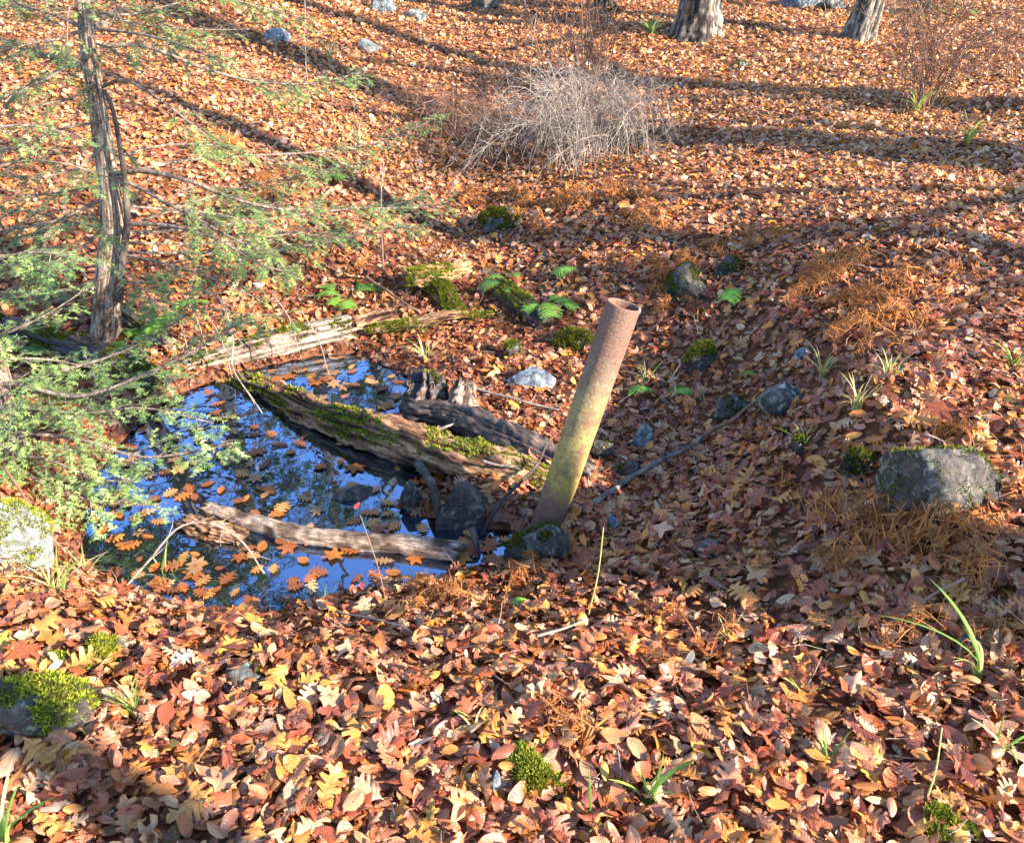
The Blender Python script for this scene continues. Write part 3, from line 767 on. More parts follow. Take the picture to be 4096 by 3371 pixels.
def fern(x, y, label, n=4, L=.2, seed=1, dead=False, dirs=None, name=None, up=.55, zoff=0.0, col=None):
    r = np.random.default_rng(seed); p = g2(x, y); L = L * ks(p) * (1.15 if dead else 1.1); p = p + [0, 0, zoff]
    t = thing(name or ('dead_fern' if dead else 'fern'), label, 'fern', p)
    for k in range(n):
        az = r.uniform(0, 6.28) if dirs is None else math.radians(dirs[k % len(dirs)] + r.normal(0, 10))
        c = np.array((.50, .19, .05)) * r.uniform(.55, 1.35) if dead else np.array((.16, .30, .04)) * r.uniform(.6, 1.4)
        if col is not None: c = np.array(col) * r.uniform(.8, 1.2)
        mb = MB(); frond(mb, p + np.append(r.normal(0, .02 if not dead else .05, 2), 0), [math.cos(az), math.sin(az), 0], L * r.uniform(.7, 1.2), c, dead, r, up * r.uniform(.7, 1.3))
        part('frond', mb, M['straw'] if dead else M['fern'], t)
    return t

# ------------------------------------------------------------------ trees
WOODC = {'bark': ((.02, .015, .012), (.10, .08, .065), (.28, .25, .21)), 'dark_bark': ((.012, .009, .008), (.06, .045, .036), (.16, .13, .10)), 'hem_bark': ((.11, .07, .05), (.28, .19, .135), (.46, .36, .28)),
         'grey_wood': ((.07, .045, .032), (.22, .155, .115), (.36, .28, .22)), 'rot_wood': ((.02, .01, .007), (.15, .07, .035), (.42, .24, .13)), 'wet_wood': ((.008, .006, .007), (.04, .026, .022), (.13, .09, .07)),
         'orange_wood': ((.13, .05, .015), (.42, .2, .07), (.66, .4, .18))}
def wood_col(key, rid, V, seed):
    a, b, c = (np.array(k) for k in WOODC[key])
    q = np.clip((rid - .35) / .6, 0, 1) + .22 * fbm(V, 11, seed + 31, 3); q = np.clip(q, 0, 1)[:, None]
    return np.where(q < .5, a + (b - a) * q * 2, b + (c - b) * (q - .5) * 2)
def trunk_mesh(P, R, flare, seed, sides=60, n=170, amp=.02, mat='bark', fine=6.0):
    P = spline(P, n); s = np.linspace(0, 1, n)
    # most of the rings low down, where the bark is seen close
    s2 = s ** 1.8; P = np.stack([np.interp(s2, s, P[:, k]) for k in range(3)], 1)
    Rr = np.interp(s2, np.linspace(0, 1, len(R)), R)
    mb = MB(); cols = []; lu = []
    def dsp(V, t, th):
        hh = V[:, 2] - P[0, 2]
        fl = flare * np.exp(-np.clip(hh, 0, 9) / (.10 + flare * 1.6)) * (.55 + .45 * np.sin(th * 5 + seed) + .3 * np.sin(th * 3 + seed * 2))
        L = np.stack([np.cos(th) * fine, np.sin(th) * fine, hh * fine * .75], 1)
        rid = 1 - np.abs(fbm(L, 1.0, seed, 4)) * 1.1
        cols.append(wood_col(mat, rid, V, seed)); lu.append(np.stack([hh, th * R[0], 0 * t + seed], 1))
        return fl + amp * (rid - .5) * 1.4 + amp * vn(V, 4, seed + 9)
    tube(mb, P, Rr, sides, True, dsp); mb.c = [cols[0], cols[0][:2]]; mb.l = np.vstack([lu[0], lu[0][:2]]); return mb, P, Rr
def branch_set(mb, P, R, r, levels, n0, l0, start=.35):
    """bare limbs with forks, as chains of tapering tubes"""
    def grow(p, d, L, rad, lev):
        n = 6; pts = [p]; dd = d.copy()
        for k in range(n):
            dd = unit(dd + r.normal(0, .16, 3) + [0, 0, .05]); pts.append(pts[-1] + dd * L / n)
        pts = np.array(pts); tube(mb, pts, np.linspace(rad, rad * .42, n + 1), 5 if lev > 1 else 3, False)
        if lev > 0:
            for k in range(4 if lev > 1 else 5):
                i = r.integers(2, n + 1); a = unit(pts[i] - pts[i - 1]); q = unit(np.cross(a, r.normal(0, 1, 3)))
                grow(pts[i], unit(a * .75 + q * r.uniform(.4, .9)), L * r.uniform(.4, .62), rad * (1 - .55 * i / n) * .6, lev - 1)
    N = len(P)
    for k in range(n0):
        i = int(N * (start + (1 - start) * (k + r.random()) / n0)); i = min(i, N - 2)
        az = r.uniform(0, 6.28); d = unit([math.cos(az), math.sin(az), r.uniform(.25, .9)])
        f = 1 - .55 * (i / N - start) / (1 - start)
        grow(P[i], d, l0 * f * r.uniform(.7, 1.2), R[i] * .45, levels)
def bare_tree(label, base, top, r0, height, seed, group=None, mat='bark', flare=.09, levels=2, n0=11, start=.33, curve=None):
    r = np.random.default_rng(seed); base = np.asarray(base, float)
    lean = np.asarray(top, float); P = [base - [0, 0, .12], base + lean * .12, base + lean * .4 + r.normal(0, .06, 3), base + lean]
    if curve is not None: P = curve
    mb, PP, RR = trunk_mesh(P, [r0, r0 * .9, r0 * .72, r0 * .5, r0 * .22], flare, seed, mat=mat)
    t = thing('bare_tree', label, 'tree', base, group)
    part('trunk', mb, M['barkcol'], t)
    b2 = MB(); branch_set(b2, PP, RR, r, levels, n0, height * .27, start); part('crown', b2, M[mat], t)
    return t
NEEDLEC = np.array([(.06, .105, .04), (.095, .16, .05), (.14, .21, .07), (.20, .28, .085), (.27, .33, .15)])
def bough(parent, pts, rad, r, dens=1.0, spray=.30, bare=.15, light=1.0, droop=.25, ntwig=.02, mat='hem_bark'):
    """hemlock bough: wood, flat side sprays and needles on the twigs"""
    n = max(12, int(len(pts) * 8)); P = spline(pts, n)
    L = np.linalg.norm(np.diff(P, axis=0), axis=1).sum()
    wood = MB(); tube(wood, P, np.linspace(rad, rad * .22, n), 6, False)
    T, A, B = frames(P)
    segs = []; thin0, thin1, thr = [], [], []
    nb = int(L / .03 * dens)
    for k in range(nb):
        t = bare + (1 - bare) * (k + r.random()) / nb; i = t * (n - 1); a = int(i)
        q = P[a] + (P[min(a + 1, n - 1)] - P[a]) * (i - a); tan = T[a]
        sd_ = unit(np.cross(tan, [0, 0, 1.0])) * (1 if k % 2 else -1)
        l = spray * (1.12 - .75 * t) * r.uniform(.35, 1.15)
        d = unit(sd_ * r.uniform(.6, 1) + tan * r.uniform(.5, .9) + r.normal(0, .18, 3))
        m = 7; ss = np.linspace(0, 1, m)[:, None]
        Q = q + d * l * ss + np.array([0, 0, -1]) * l * droop * ss ** 2 + np.cumsum(r.normal(0, .006, (m, 3)), 0)
        thin0 += list(Q[:-1]); thin1 += list(Q[1:]); thr += list(np.linspace(.0022, .0009, m - 1))
        leafy = r.random() < .8
        if not leafy: continue
        segs.append((Q[m // 2], Q[-1]))
        nt = max(2, int(l / ntwig))
        for j in range(nt):
            u = .18 + .82 * (j + r.random()) / nt; ii = u * (m - 1); aa = int(ii); qq = Q[aa] + (Q[min(aa + 1, m - 1)] - Q[aa]) * (ii - aa)
            d2 = unit(Q[min(aa + 1, m - 1)] - Q[aa]); sdd = unit(np.cross(d2, [0, 0, 1.0])) * (1 if j % 2 else -1)
            e = qq + unit(sdd * .8 + d2 * .8 + r.normal(0, .22, 3) + [0, 0, -.1]) * (.028 + .055 * (1 - u)) * r.uniform(.5, 1.25)
            segs.append((qq, e)); thin0.append(qq); thin1.append(e); thr.append(.0009)
    if thin0: prisms(wood, np.array(thin0), np.array(thin1), np.array(thr), np.array(thr) * .7)
    b = part('bough', wood, M[mat], parent)
    if segs:
        S0 = np.array([s[0] for s in segs]); S1 = np.array([s[1] for s in segs])
        ln = np.linalg.norm(S1 - S0, axis=1); cnt = np.maximum(2, (ln / .0042).astype(int)) * 2
        idx = np.repeat(np.arange(len(segs)), cnt); N = len(idx)
        u = r.random(N); Pn = S0[idx] + (S1 - S0)[idx] * u[:, None]
        D = (S1 - S0)[idx] / (ln[idx][:, None] + 1e-9); sdv = np.cross(D, [0, 0, 1.0]); sdv /= np.linalg.norm(sdv, axis=1)[:, None] + 1e-9
        sdv *= r.choice([-1, 1], N)[:, None]
        E = sdv * .85 + D * .45 + r.normal(0, .16, (N, 3)); E /= np.linalg.norm(E, axis=1)[:, None]
        l = r.uniform(.010, .019, N) * 1.05
        W = D * .0019 + r.normal(0, .0004, (N, 3))
        Vn = np.stack([Pn - W, Pn + W, Pn + E * l[:, None] + W * .4], 1).reshape(-1, 3)
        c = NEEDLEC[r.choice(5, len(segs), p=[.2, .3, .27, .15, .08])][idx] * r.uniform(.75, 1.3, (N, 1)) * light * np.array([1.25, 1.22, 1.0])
        mb = MB(); mb.add(Vn, np.arange(3 * N).reshape(-1, 3), np.repeat(c, 3, 0))
        part('needles', mb, M['needle'], b)
    return b

# ------------------------------------------------------------------ leaning pipe in its mossy footing
B0 = z2(1112, 1120, -.43); T0 = aty(1285 * S2, 626 * S2, B0[1] + .10)
ax = unit(T0 - B0); Lp = np.linalg.norm(T0 - B0); rp = 34.0 * S2 * pxm((B0 + T0) / 2)
e1 = unit(np.cross(ax, [0, 1, 0])); e2 = np.cross(ax, e1)
def lathe(rings, sides=56, closed_end=True):
    th = np.linspace(0, 2 * math.pi, sides, endpoint=False); mb = MB(); V = []
    for t, r in rings:
        V.append(B0 + ax * t + r * (e1 * np.cos(th)[:, None] + e2 * np.sin(th)[:, None]))
    n = len(rings); V = np.concatenate(V)
    i = np.arange(n - 1)[:, None] * sides; j = np.arange(sides)[None]; k = (j + 1) % sides
    F = np.stack([i + j, i + k, i + sides + k, i + sides + j], -1).reshape(-1, 4)
    mb.add(V, tris(F)); return mb
def pipe_mat():
    m, nt, b, out = newmat('rusted_iron')
    tc = nt.nodes.new('ShaderNodeTexCoord')
    dp = nt.nodes.new('ShaderNodeVectorMath'); dp.operation = 'DOT_PRODUCT'; dp.inputs[1].default_value = ax / Lp
    nt.links.new(tc.outputs['Object'], dp.inputs[0])
    nz = noise_fac(nt, 5, 5, .6); n2 = noise_fac(nt, 90, 4, .7)
    ad = nt.nodes.new('ShaderNodeMath'); ad.operation = 'MULTIPLY_ADD'; ad.inputs[1].default_value = .34
    nt.links.new(nz.outputs[0], ad.inputs[0]); nt.links.new(dp.outputs['Value'], ad.inputs[2])
    r = ramp(nt, ad.outputs[0], [(.2, (.035, .04, .012)), (.29, (.12, .06, .045)), (.38, (.17, .09, .06)), (.47, (.36, .25, .06)), (.68, (.33, .24, .08)), (.84, (.22, .16, .085)), (.95, (.19, .13, .085)), (1.0, (.17, .095, .065))])
    r2 = ramp(nt, n2.outputs[0], [(.35, (.55, .5, .48)), (.6, (1.05, 1.05, 1.05))])
    mu = nt.nodes.new('ShaderNodeMix'); mu.data_type = 'RGBA'; mu.blend_type = 'MULTIPLY'; mu.inputs[0].default_value = .8
    nt.links.new(r.outputs[0], mu.inputs[6]); nt.links.new(r2.outputs[0], mu.inputs[7]); nt.links.new(mu.outputs[2], b.inputs['Base Color'])
    b.inputs['Roughness'].default_value = .8; b.inputs['Specular IOR Level'].default_value = .3
    n3 = noise_fac(nt, 16, 5, .65); sc_ = ramp(nt, n3.outputs[0], [(.46, (0, 0, 0)), (.62, (.75, .75, .75))])
    nt.links.new(mixc(nt, sc_.outputs[0], mu.outputs[2], (.15, .075, .045)), b.inputs['Base Color'])
    bump(nt, b, n2.outputs[0], .6, .008); return m
M['rust'] = pipe_mat()
pipe = thing('pipe', 'rusty iron pipe leaning out of the hollow beside the pool', 'pipe', B0)
rings = [(Lp * t, rp * (1 + .01 * math.sin(t * 23))) for t in np.linspace(-.1, .985, 60)] + [(Lp * .997, rp * .995), (Lp, rp * .975), (Lp, rp * .90), (Lp * .995, rp * .88)] + [(Lp * t, rp * .875) for t in np.linspace(.98, .3, 14)] + [(Lp * .3, .001)]
part('tube', lathe(rings), M['rust'], pipe)
wt = MB(); V, T = ico(3); V = V * [.008, .006, .018] + B0 + ax * (Lp * .66) + e1 * 0
side = unit(np.cross(ax, unit(CAM - T0)))
side = side if side[0] > 0 else -side
wt.add(V + side * rp * 1.0, T); part('weld_bump', wt, M['rust'], pipe)
tb = MB(); V, T = ico(2); tb.add(V * [.006, .006, .012] + B0 + ax * (Lp * .995) + side * rp * .93, T); part('rim_chip', tb, M['pale_rock'], pipe)
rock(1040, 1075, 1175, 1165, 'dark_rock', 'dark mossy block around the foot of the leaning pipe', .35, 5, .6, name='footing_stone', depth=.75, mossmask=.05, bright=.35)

# ------------------------------------------------------------------ fallen wood
zw = ZW
u_ = lambda x, y, z: z2(x, y, z)
log('fallen_log', 'smooth grey log with mossy top along the far edge of the pool', 'log', [u_(385, 765, zw + .0), u_(480, 735, zw + .03), u_(600, 702, zw + .06), u_(722, 672, zw + .08)], [.055, .062, .066, .062], 'grey_wood', .5, seed=3, amp=.004, mask=.12, bright=.55, upmin=.62)
log('fallen_log', 'short dark log end behind the smooth grey log', 'log', [u_(722, 680, zw + .06), u_(765, 668, zw + .07), u_(812, 655, zw + .08)], [.052, .052, .046], 'rot_wood', 0, seed=4, n=20)
log('fallen_log', 'long rotting log with mossy tip crossing the pool', 'log', [u_(485, 785, zw + .0), u_(590, 818, zw + .03), u_(700, 868, zw + .05), u_(850, 915, zw + .06), u_(1040, 975, zw + .05), u_(1180, 1005, zw + .04)], [.035, .05, .066, .078, .075, .06], 'rot_wood', .7, seed=6, n=80, amp=.016, fl=9, mask=-.1, ragged=.04, upmin=.6, bright=.9)
log('fallen_log', 'dark decayed log lying behind the mossy tipped log', 'log', [u_(845, 842, zw + .05), u_(960, 868, zw + .08), u_(1090, 925, zw + .08), u_(1215, 985, zw + .06)], [.04, .055, .058, .05], 'wet_wood', 0, seed=8, n=60, amp=.014, fl=8, ragged=.04)
log('fallen_branch', 'peeling tan branch half sunk at the near side of the pool', 'branch', [u_(420, 1045, zw + .03), u_(500, 1070, zw + .02), u_(600, 1097, zw + .02), u_(720, 1112, zw + .02), u_(830, 1120, zw + .02), u_(950, 1135, zw + .02)], [.024, .027, .03, .032, .034, .032], 'grey_wood', 0, seed=10, n=50, amp=.004, fl=30, fr=.6)
log('wood_chunk', 'stubby waterlogged chunk of wood floating by the tan branch', 'wood', [u_(385, 1080, zw + .0), u_(440, 1092, zw + .01), u_(495, 1110, zw + .0)], [.03, .036, .028], 'rot_wood', 0, seed=12, n=24, amp=.01)
log('fallen_log', 'big dark mossy log under the hemlock boughs', 'log', [u_(-80, 665, zw + .12), u_(60, 700, zw + .1), u_(200, 745, zw + .06), u_(340, 800, zw + .02)], [.085, .085, .075, .06], 'wet_wood', .4, seed=14, n=60, amp=.016, fl=7, mask=.1, bright=.6, upmin=.5)
log('split_log', 'pale split log lying right of the hemlock foot', 'log', [u_(238, 632, -.27), u_(290, 668, -.29), u_(352, 712, -.31)], [.03, .036, .03], 'grey_wood', .2, seed=16, n=30, amp=.012, fl=3, mask=.2)
p = g2(900, 600)
log('bark_slab', 'orange rotten slab with mossy top above the pool', 'log', [p + [-.17, -.01, .09], p + [0, .02, .10], p + [.18, .13, .11]], [.055, .06, .035], 'orange_wood', .9, seed=18, n=44, amp=.014, fl=4, flat=.62, mask=-.12, bright=1.15, upmin=.72)
log('log_stub', 'short moss covered log stub under the orange slab', 'log', [g2(878, 592) + [0, 0, .04], g2(910, 615) + [0, 0, .05], g2(938, 650) + [0, 0, .02]], [.05, .05, .04], 'rot_wood', .9, seed=20, n=24, mask=-.3, upmin=.05, bright=.8)
log('mossy_branch', 'thin branch thick with moss behind the pool', 'branch', [g2(765, 700) + [0, 0, .06], g2(850, 690) + [0, 0, .07], g2(930, 672) + [0, 0, .07], g2(1005, 660) + [0, 0, .03]], [.022, .024, .02, .012], 'rot_wood', 1.0, seed=22, n=36, mask=-.2, upmin=0, bright=.75)
log('log_stub', 'dark log with ferny mossy end right of the slab', 'log', [g2(1030, 610) + [0, 0, .04], g2(1070, 640) + [0, 0, .05], g2(1120, 672) + [0, 0, .01]], [.055, .055, .04], 'wet_wood', .6, seed=24, n=30, mask=-.1, upmin=.45, bright=.8)
p = g2(950, 858)
log('weathered_post', 'weathered grey stub of split wood standing by the pool', 'wood', [p + [-.005, .0, -.03], p + [.0, .02, .07], p + [.015, .05, .15]], [.05, .048, .036], 'grey_wood', 0, seed=26, n=34, amp=.016, fl=1.5, ragged=.03)
p = g2(885, 850)
log('stump', 'dark rotten stump with leaves on top by the pool', 'stump', [p + [-.02, .02, -.04], p + [-.01, .04, .06], p + [0, .07, .15]], [.085, .072, .055], 'wet_wood', .25, seed=28, n=34, amp=.022, fl=1.5, ragged=.05, mask=.1, bright=.6)
p = g2(905, 838)
log('log_end', 'small sawn grey log end poking out of the stump foot', 'wood', [p + [.0, -.05, .03], p + [.01, .06, .05]], [.03, .028], 'grey_wood', 0, seed=30, n=14, ragged=.004)
def on(x, y, up=.02): return g2(x, y) + np.array([0, 0, up])
stick('long grey stick reaching up the bank right of the pipe', [on(1195, 1062, .03), on(1300, 1002, .05), on(1390, 960, .06), on(1445, 922, .05)], .022, 'bark', seed=1)
stick('brown stick end below the angular grey rock', [on(1450, 918, .05), on(1510, 885, .06), on(1562, 838, .05)], .019, 'redtwig', seed=2)
stick('curved dark stick leaning on the logs left of the pipe', [on(983, 1125, .02), on(1030, 1062, .06), on(1090, 1015, .10), on(1125, 968, .13)], .015, 'dark_bark', seed=3, forks=1)
stick('short pale stick lying in front of the weathered stub', [on(970, 815, .04), on(1050, 838, .05), on(1152, 856, .03)], .014, 'twig', seed=4)
stick('thin stick beside the dark stones under the rotting log', [on(995, 980, .08), on(1070, 997, .07)], .012, 'bark', seed=5, forks=1)
stick('thick dark broken stick propped between the pool stones', [on(866, 1003, .12), on(895, 1050, .08), on(918, 1096, .04)], .036, 'dark_bark', seed=6, forks=0)
stick('black stub sticking out of the water at the pipe foot', [z2(970, 1085, zw + .08), z2(980, 1115, zw + .04), z2(993, 1148, zw - .02)], .028, 'dark_bark', seed=7, forks=0)
stick('forked twig resting on the rotting log', [on(855, 962, .14), on(900, 945, .15), on(950, 920, .14)], .013, 'twig', seed=8, forks=5)
stick('pale thin twig on the leaves in front of the pool', [on(695, 1283, .05), on(815, 1311, .05), on(890, 1348, .045)], .006, 'twig', name='twig', seed=9, forks=4, cat='twig')
stick('pale stubby twig lying among foreground leaves', [on(1105, 1336, .05), on(1160, 1322, .055), on(1210, 1305, .06)], .008, 'twig', name='twig', seed=10, forks=2, cat='twig')
stick('slanting twig on the leaves near the half buried grey stone', [on(1825, 1304, .04), on(1900, 1270, .07), on(1972, 1237, .08)], .007, 'twig', name='twig', seed=12, forks=4, cat='twig')
stick('slim brown stick sloping down behind the grey pool log', [on(755, 590, .07), on(810, 630, .07), on(868, 668, .07)], .016, 'redtwig', seed=13, forks=1)
stick('dead twig rising from the leaves right of the pipe', [on(1470, 740, .03), on(1440, 715, .06), on(1422, 690, .12)], .006, 'twig', name='twig', seed=14, forks=5, cat='twig')

# ------------------------------------------------------------------ stones
rock(1808, 905, 2050, 1090, 'dark_rock', 'big rounded dark grey boulder at the right edge', .05, 171, .25, name='boulder', depth=.75, mossmask=.25, bright=.5, cat='boulder', cuts=5)
rock(1570, 770, 1660, 856, 'rock', 'angular grey rock sticking out of the right bank', 0, 102, .1, depth=.7, cuts=12)
rock(1365, 545, 1465, 622, 'dark_rock', 'dark hump added for the shaded soil pocket under dead ferns right above the pipe', .2, 150, .4, depth=.6, mossmask=.1, bright=.4)  # stone added to stand in for the dark pocket below the ferns
rock(1475, 520, 1540, 566, 'dark_rock', 'small dark mossy hump added for a shaded pocket beside the dark fern frond', .3, 151, .4, depth=.6, mossmask=0, bright=.4)  # second added stone, dark in place of a shaded pocket
rock(-60, 1030, 88, 1165, 'pale_rock', 'white boulder with green moss at the left edge', .3, 103, .35, name='boulder', depth=.7, mossmask=.12, cat='boulder', cuts=5, bright=1.1)
rock(-110, 1395, 172, 1535, 'dark_rock', 'dark boulder with bright yellow moss cap at lower left', .7, 104, .15, name='boulder', depth=.42, mossmask=-.12, cat='boulder', cuts=5, bright=1.3)
rock(672, 985, 778, 1068, 'dark_rock', 'brown stone with a leaf on top standing in the pool', 0, 105, .5)
rock(822, 988, 870, 1045, 'dark_rock', 'small black stone between the pool and the dark stick', 0, 106, .5)
rock(897, 985, 1005, 1105, 'dark_rock', 'large black wet stone in the middle of the pool outlet', 0, 107, .4, cuts=11)
rock(888, 1112, 952, 1165, 'dark_rock', 'leaf topped dark stone at the end of the tan branch', 0, 108, .5)
rock(655, 1040, 765, 1092, 'dark_rock', 'low brown stone half under water in front of the brown stone', 0, 128, .6)
rock(1045, 748, 1148, 802, 'blue_rock', 'flat pale topped stone among leaves left of the pipe', 0, 109, .4)
rock(1138, 668, 1226, 728, 'dark_rock', 'green mossy hump just left of the pipe top', .9, 110, .5, mossmask=-.6, bright=.5)
rock(1033, 698, 1078, 738, 'dark_rock', 'small moss tuft stone above the flat pale topped stone', .9, 111, .5, mossmask=-.6, bright=.8)
rock(1208, 888, 1266, 952, 'dark_rock', 'mottled stone just right of the pipe middle', .1, 112, .4, mossmask=.1, bright=.5)
rock(1300, 873, 1347, 926, 'blue_rock', 'blue grey stone on leaves between pipe and long stick', 0, 113, .4)
rock(1272, 948, 1328, 992, 'dark_rock', 'dull dark stone above the long grey stick', .1, 114, .5, mossmask=.15, bright=.4)
rock(1246, 1060, 1274, 1094, 'blue_rock', 'tiny grey stone right of the pipe foot', 0, 115, .4)
rock(1418, 690, 1474, 766, 'dark_rock', 'upright mossy stone on the slope right of the pipe', .7, 116, .4, mossmask=-.2, bright=.65)
rock(1637, 715, 1676, 740, 'blue_rock', 'small pale blue stone on the slope above the angular rock', 0, 117, .4)
rock(1630, 896, 1665, 944, 'dark_rock', 'small stone wrapped in green moss below the angular rock', .9, 118, .4, mossmask=-.6, bright=.7)
rock(1742, 920, 1808, 982, 'dark_rock', 'dark mossy stone left of the big boulder', .4, 119, .4, mossmask=-.1, bright=.4)
rock(1980, 1302, 2056, 1362, 'rock', 'half buried grey stone in the leaves near the right edge', 0, 120, .4)
rock(1020, 1553, 1165, 1632, 'dark_rock', 'foreground stone domed with bright green moss', 1.3, 121, .5, mossmask=-.7, bright=1.0, cuts=3)
rock(1000, 1588, 1034, 1645, 'blue_rock', 'small blue grey stone against the moss dome', 0, 122, .4)
rock(1600, 1318, 1722, 1360, 'dark_rock', 'low moss cushion on leaves at right of the foreground', 1.2, 123, .6, mossmask=-.3, bright=.8)
rock(1905, 1668, 2015, 1745, 'dark_rock', 'moss cushion in the lower right corner', 1.2, 124, .6, mossmask=-.6, bright=1.1)
rock(444, 1358, 542, 1413, 'rock', 'flat lichen spotted stone in the left foreground', .25, 125, .5, mossmask=.15, bright=.6)
rock(298, 1458, 348, 1490, 'pale_rock', 'little pale stone beside a grass tuft', 0, 126, .4)
rock(140, 1310, 255, 1380, 'dark_rock', 'sunlit low moss mound in the left foreground', 1.0, 127, .6, mossmask=-.1, bright=1.0)
rock(60, 1350, 130, 1380, 'dark_rock', 'smaller moss patch left of the sunlit moss mound', 1.0, 129, .6, mossmask=-.1, bright=1.0)
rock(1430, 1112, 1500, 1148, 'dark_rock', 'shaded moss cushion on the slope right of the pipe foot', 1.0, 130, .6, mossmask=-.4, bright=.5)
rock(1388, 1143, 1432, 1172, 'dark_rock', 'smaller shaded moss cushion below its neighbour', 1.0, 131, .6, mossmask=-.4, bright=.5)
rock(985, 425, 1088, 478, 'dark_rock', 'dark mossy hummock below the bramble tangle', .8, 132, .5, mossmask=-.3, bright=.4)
rock(758, -40, 816, 28, 'blue_rock', 'blue grey rock with mossy foot at the top edge', .3, 133, .3, mossmask=.1)
rock(834, 18, 878, 46, 'rock', 'small grey rock on the leaves near the top edge', 0, 134, .4)
rock(736, 78, 788, 108, 'pale_rock', 'pale flat rock on the sunny upper slope', 0, 135, .5)
rock(546, 58, 594, 90, 'blue_rock', 'round blue rock in tree shade on the upper left slope', 0, 136, .4, cuts=3)
rock(968, -20, 1030, 20, 'dark_rock', 'dark rock at the top edge left of the bramble', 0, 137, .4)
rock(1608, -18, 1692, 18, 'blue_rock', 'bluish slab between the two big trunks at the top', 0, 138, .4)
rock(1690, -2, 1745, 24, 'rock', 'grey slab beside the right leaning trunk at the top', 0, 139, .4)
rock(1505, 118, 1550, 142, 'rock', 'small mossy stone on the bare leaf slope below the trunks', .3, 140, .5, mossmask=0, bright=.6)
rock(1480, 810, 1560, 860, 'dark_rock', 'dark hollowed stone left of the angular grey rock', .3, 141, .6, mossmask=0, bright=.35)

# ------------------------------------------------------------------ standing trees
b = g2(1432, 78); t1 = y2(1450, -60, b[1] + .12) - b
bare_tree('thick grey trunk leaning right at the top edge', b, t1 / t1[2] * 11, .165 * 1.35, 12, 5, flare=.13, n0=10)
b = g2(1765, 80); t1 = y2(1800, -30, b[1] + .1) - b
bare_tree('gnarled grey trunk leaning right near the top right corner', b, t1 / t1[2] * 9, .105 * 1.3, 10, 8, flare=.11, n0=9, mat='bark')
b = g2(1245, 18)
bare_tree('dark trunk foot at the top edge behind the bramble', b, [-.5, .6, 12], .11, 12, 12, flare=.08, mat='dark_bark')
for k, (x, y, hgt, r0) in enumerate([(-2.6, 15.2, 15, .16), (-.6, 16.5, 16, .18), (.9, 15.5, 15, .16), (-4.4, 16.5, 16, .18), (2.6, 16.0, 15, .16), (-1.6, 19, 18, .22), (4.8, 17.0, 16, .18), (-9.5, 10, 14, .17), (9.5, 11.5, 14, .17), (-5.6, 14.5, 17, .2), (1.0, 21, 19, .22)]):
    bare_tree('tall bare forest tree upslope whose branches the pool mirrors', [x, y, h1(x, y)], [rng.normal(0, .4), rng.normal(0, .4), hgt], r0, hgt, 60 + k, 'bare trees upslope beyond the frame', mat='dark_bark' if k % 2 else 'bark', n0=12)
# trees to the right of the frame that throw the long shadows
SH = []
def shade_tree(gxy, dist, r0, hgt, seed, n0=7, mat='bark', start=.5):
    p = np.asarray(gxy) + SUN_AZ * dist
    bare_tree('bare tree right of the frame casting long shadows on the leaves', [p[0], p[1], h1(*p)], [rng.normal(0, .15), rng.normal(0, .15), hgt], r0, hgt, seed, 'bare trees standing right of the frame', mat=mat, n0=n0, start=start)
nS = np.array([-SUN_AZ[1], SUN_AZ[0]])      # across the shadows, away from the camera
bp = B0[:2]
gp = lambda x, y: G(x, y)[:2]
SHADES = [(bp - nS * .13, 6.0, .22, 14, 81), (gp(890, 106), 5.0, .21, 13, 82), (gp(920, 143), 5.0, .15, 13, 84), (gp(1000, 173), 5.0, .15, 12, 89), (gp(420, 105), 11.0, .22, 15, 87), (gp(332, 166), 12.0, .17, 13, 88), (gp(100, 800), 6.0, .10, 12, 85)]
for a in SHADES: shade_tree(*a)

# ------------------------------------------------------------------ hemlock saplings at the left
r_ = np.random.default_rng(5)
hb = g2(212, 700); YB = hb[1]
tp = [(212, 705, 0), (225, 560, 0), (231, 460, .0), (224, 380, .01), (212, 300, .02), (200, 210, .04), (181, 100, .06), (170, 0, .08)]
TP = [y2(x, y, YB + d) for x, y, d in tp]; TP[0] = hb - [0, 0, .05]
d = unit(TP[-1] - TP[-2]); TP += [TP[-1] + d * .8 + [0, 0, .1], TP[-1] + d * 2.0 + [.05, .05, .3], TP[-1] + d * 3.4 + [.05, .05, .8]]
hem = thing('hemlock_tree', 'slim hemlock sapling with rough trunk standing behind the pool', 'tree', hb)
um = pxm(TP[2]) * S2
mb, PP, RR = trunk_mesh(TP, [30 * um, 26 * um, 23 * um, 20 * um, 18 * um, 16 * um, 15 * um, 13 * um, 10 * um, 7 * um, 2 * um], .03, 4, 48, 220, .0035, 'hem_bark', 9)
trunk = part('trunk', mb, M['barkcol'], hem)
mb = MB(); dz = [(245, 620, .1), (252, 540, .08), (262, 455, .08), (258, 380, .08), (247, 300, .07), (232, 225, .07), (216, 185, .04)]
tube(mb, spline([y2(x, y, YB - dd) for x, y, dd in dz], 40), np.linspace(.022, .008, 40), 8)
part('dead_stem', mb, M['dark_bark'], hem)
def B(par, pts, rad=.008, **kw):
    """bough given by picture points and distance from the trunk plane"""
    P = [y2(x, y, YB + d) for x, y, d in pts]; return bough(par, P, rad, r_, **kw)
B(hem, [(232, 357, 0), (300, 352, -.1), (390, 372, -.2), (480, 408, -.25), (580, 430, -.25), (660, 425, -.2)], .014, spray=.30, bare=.4)
B(hem, [(235, 360, -.02), (330, 410, -.15), (420, 458, -.25), (500, 500, -.3), (560, 520, -.3)], .010, spray=.26, bare=.35)
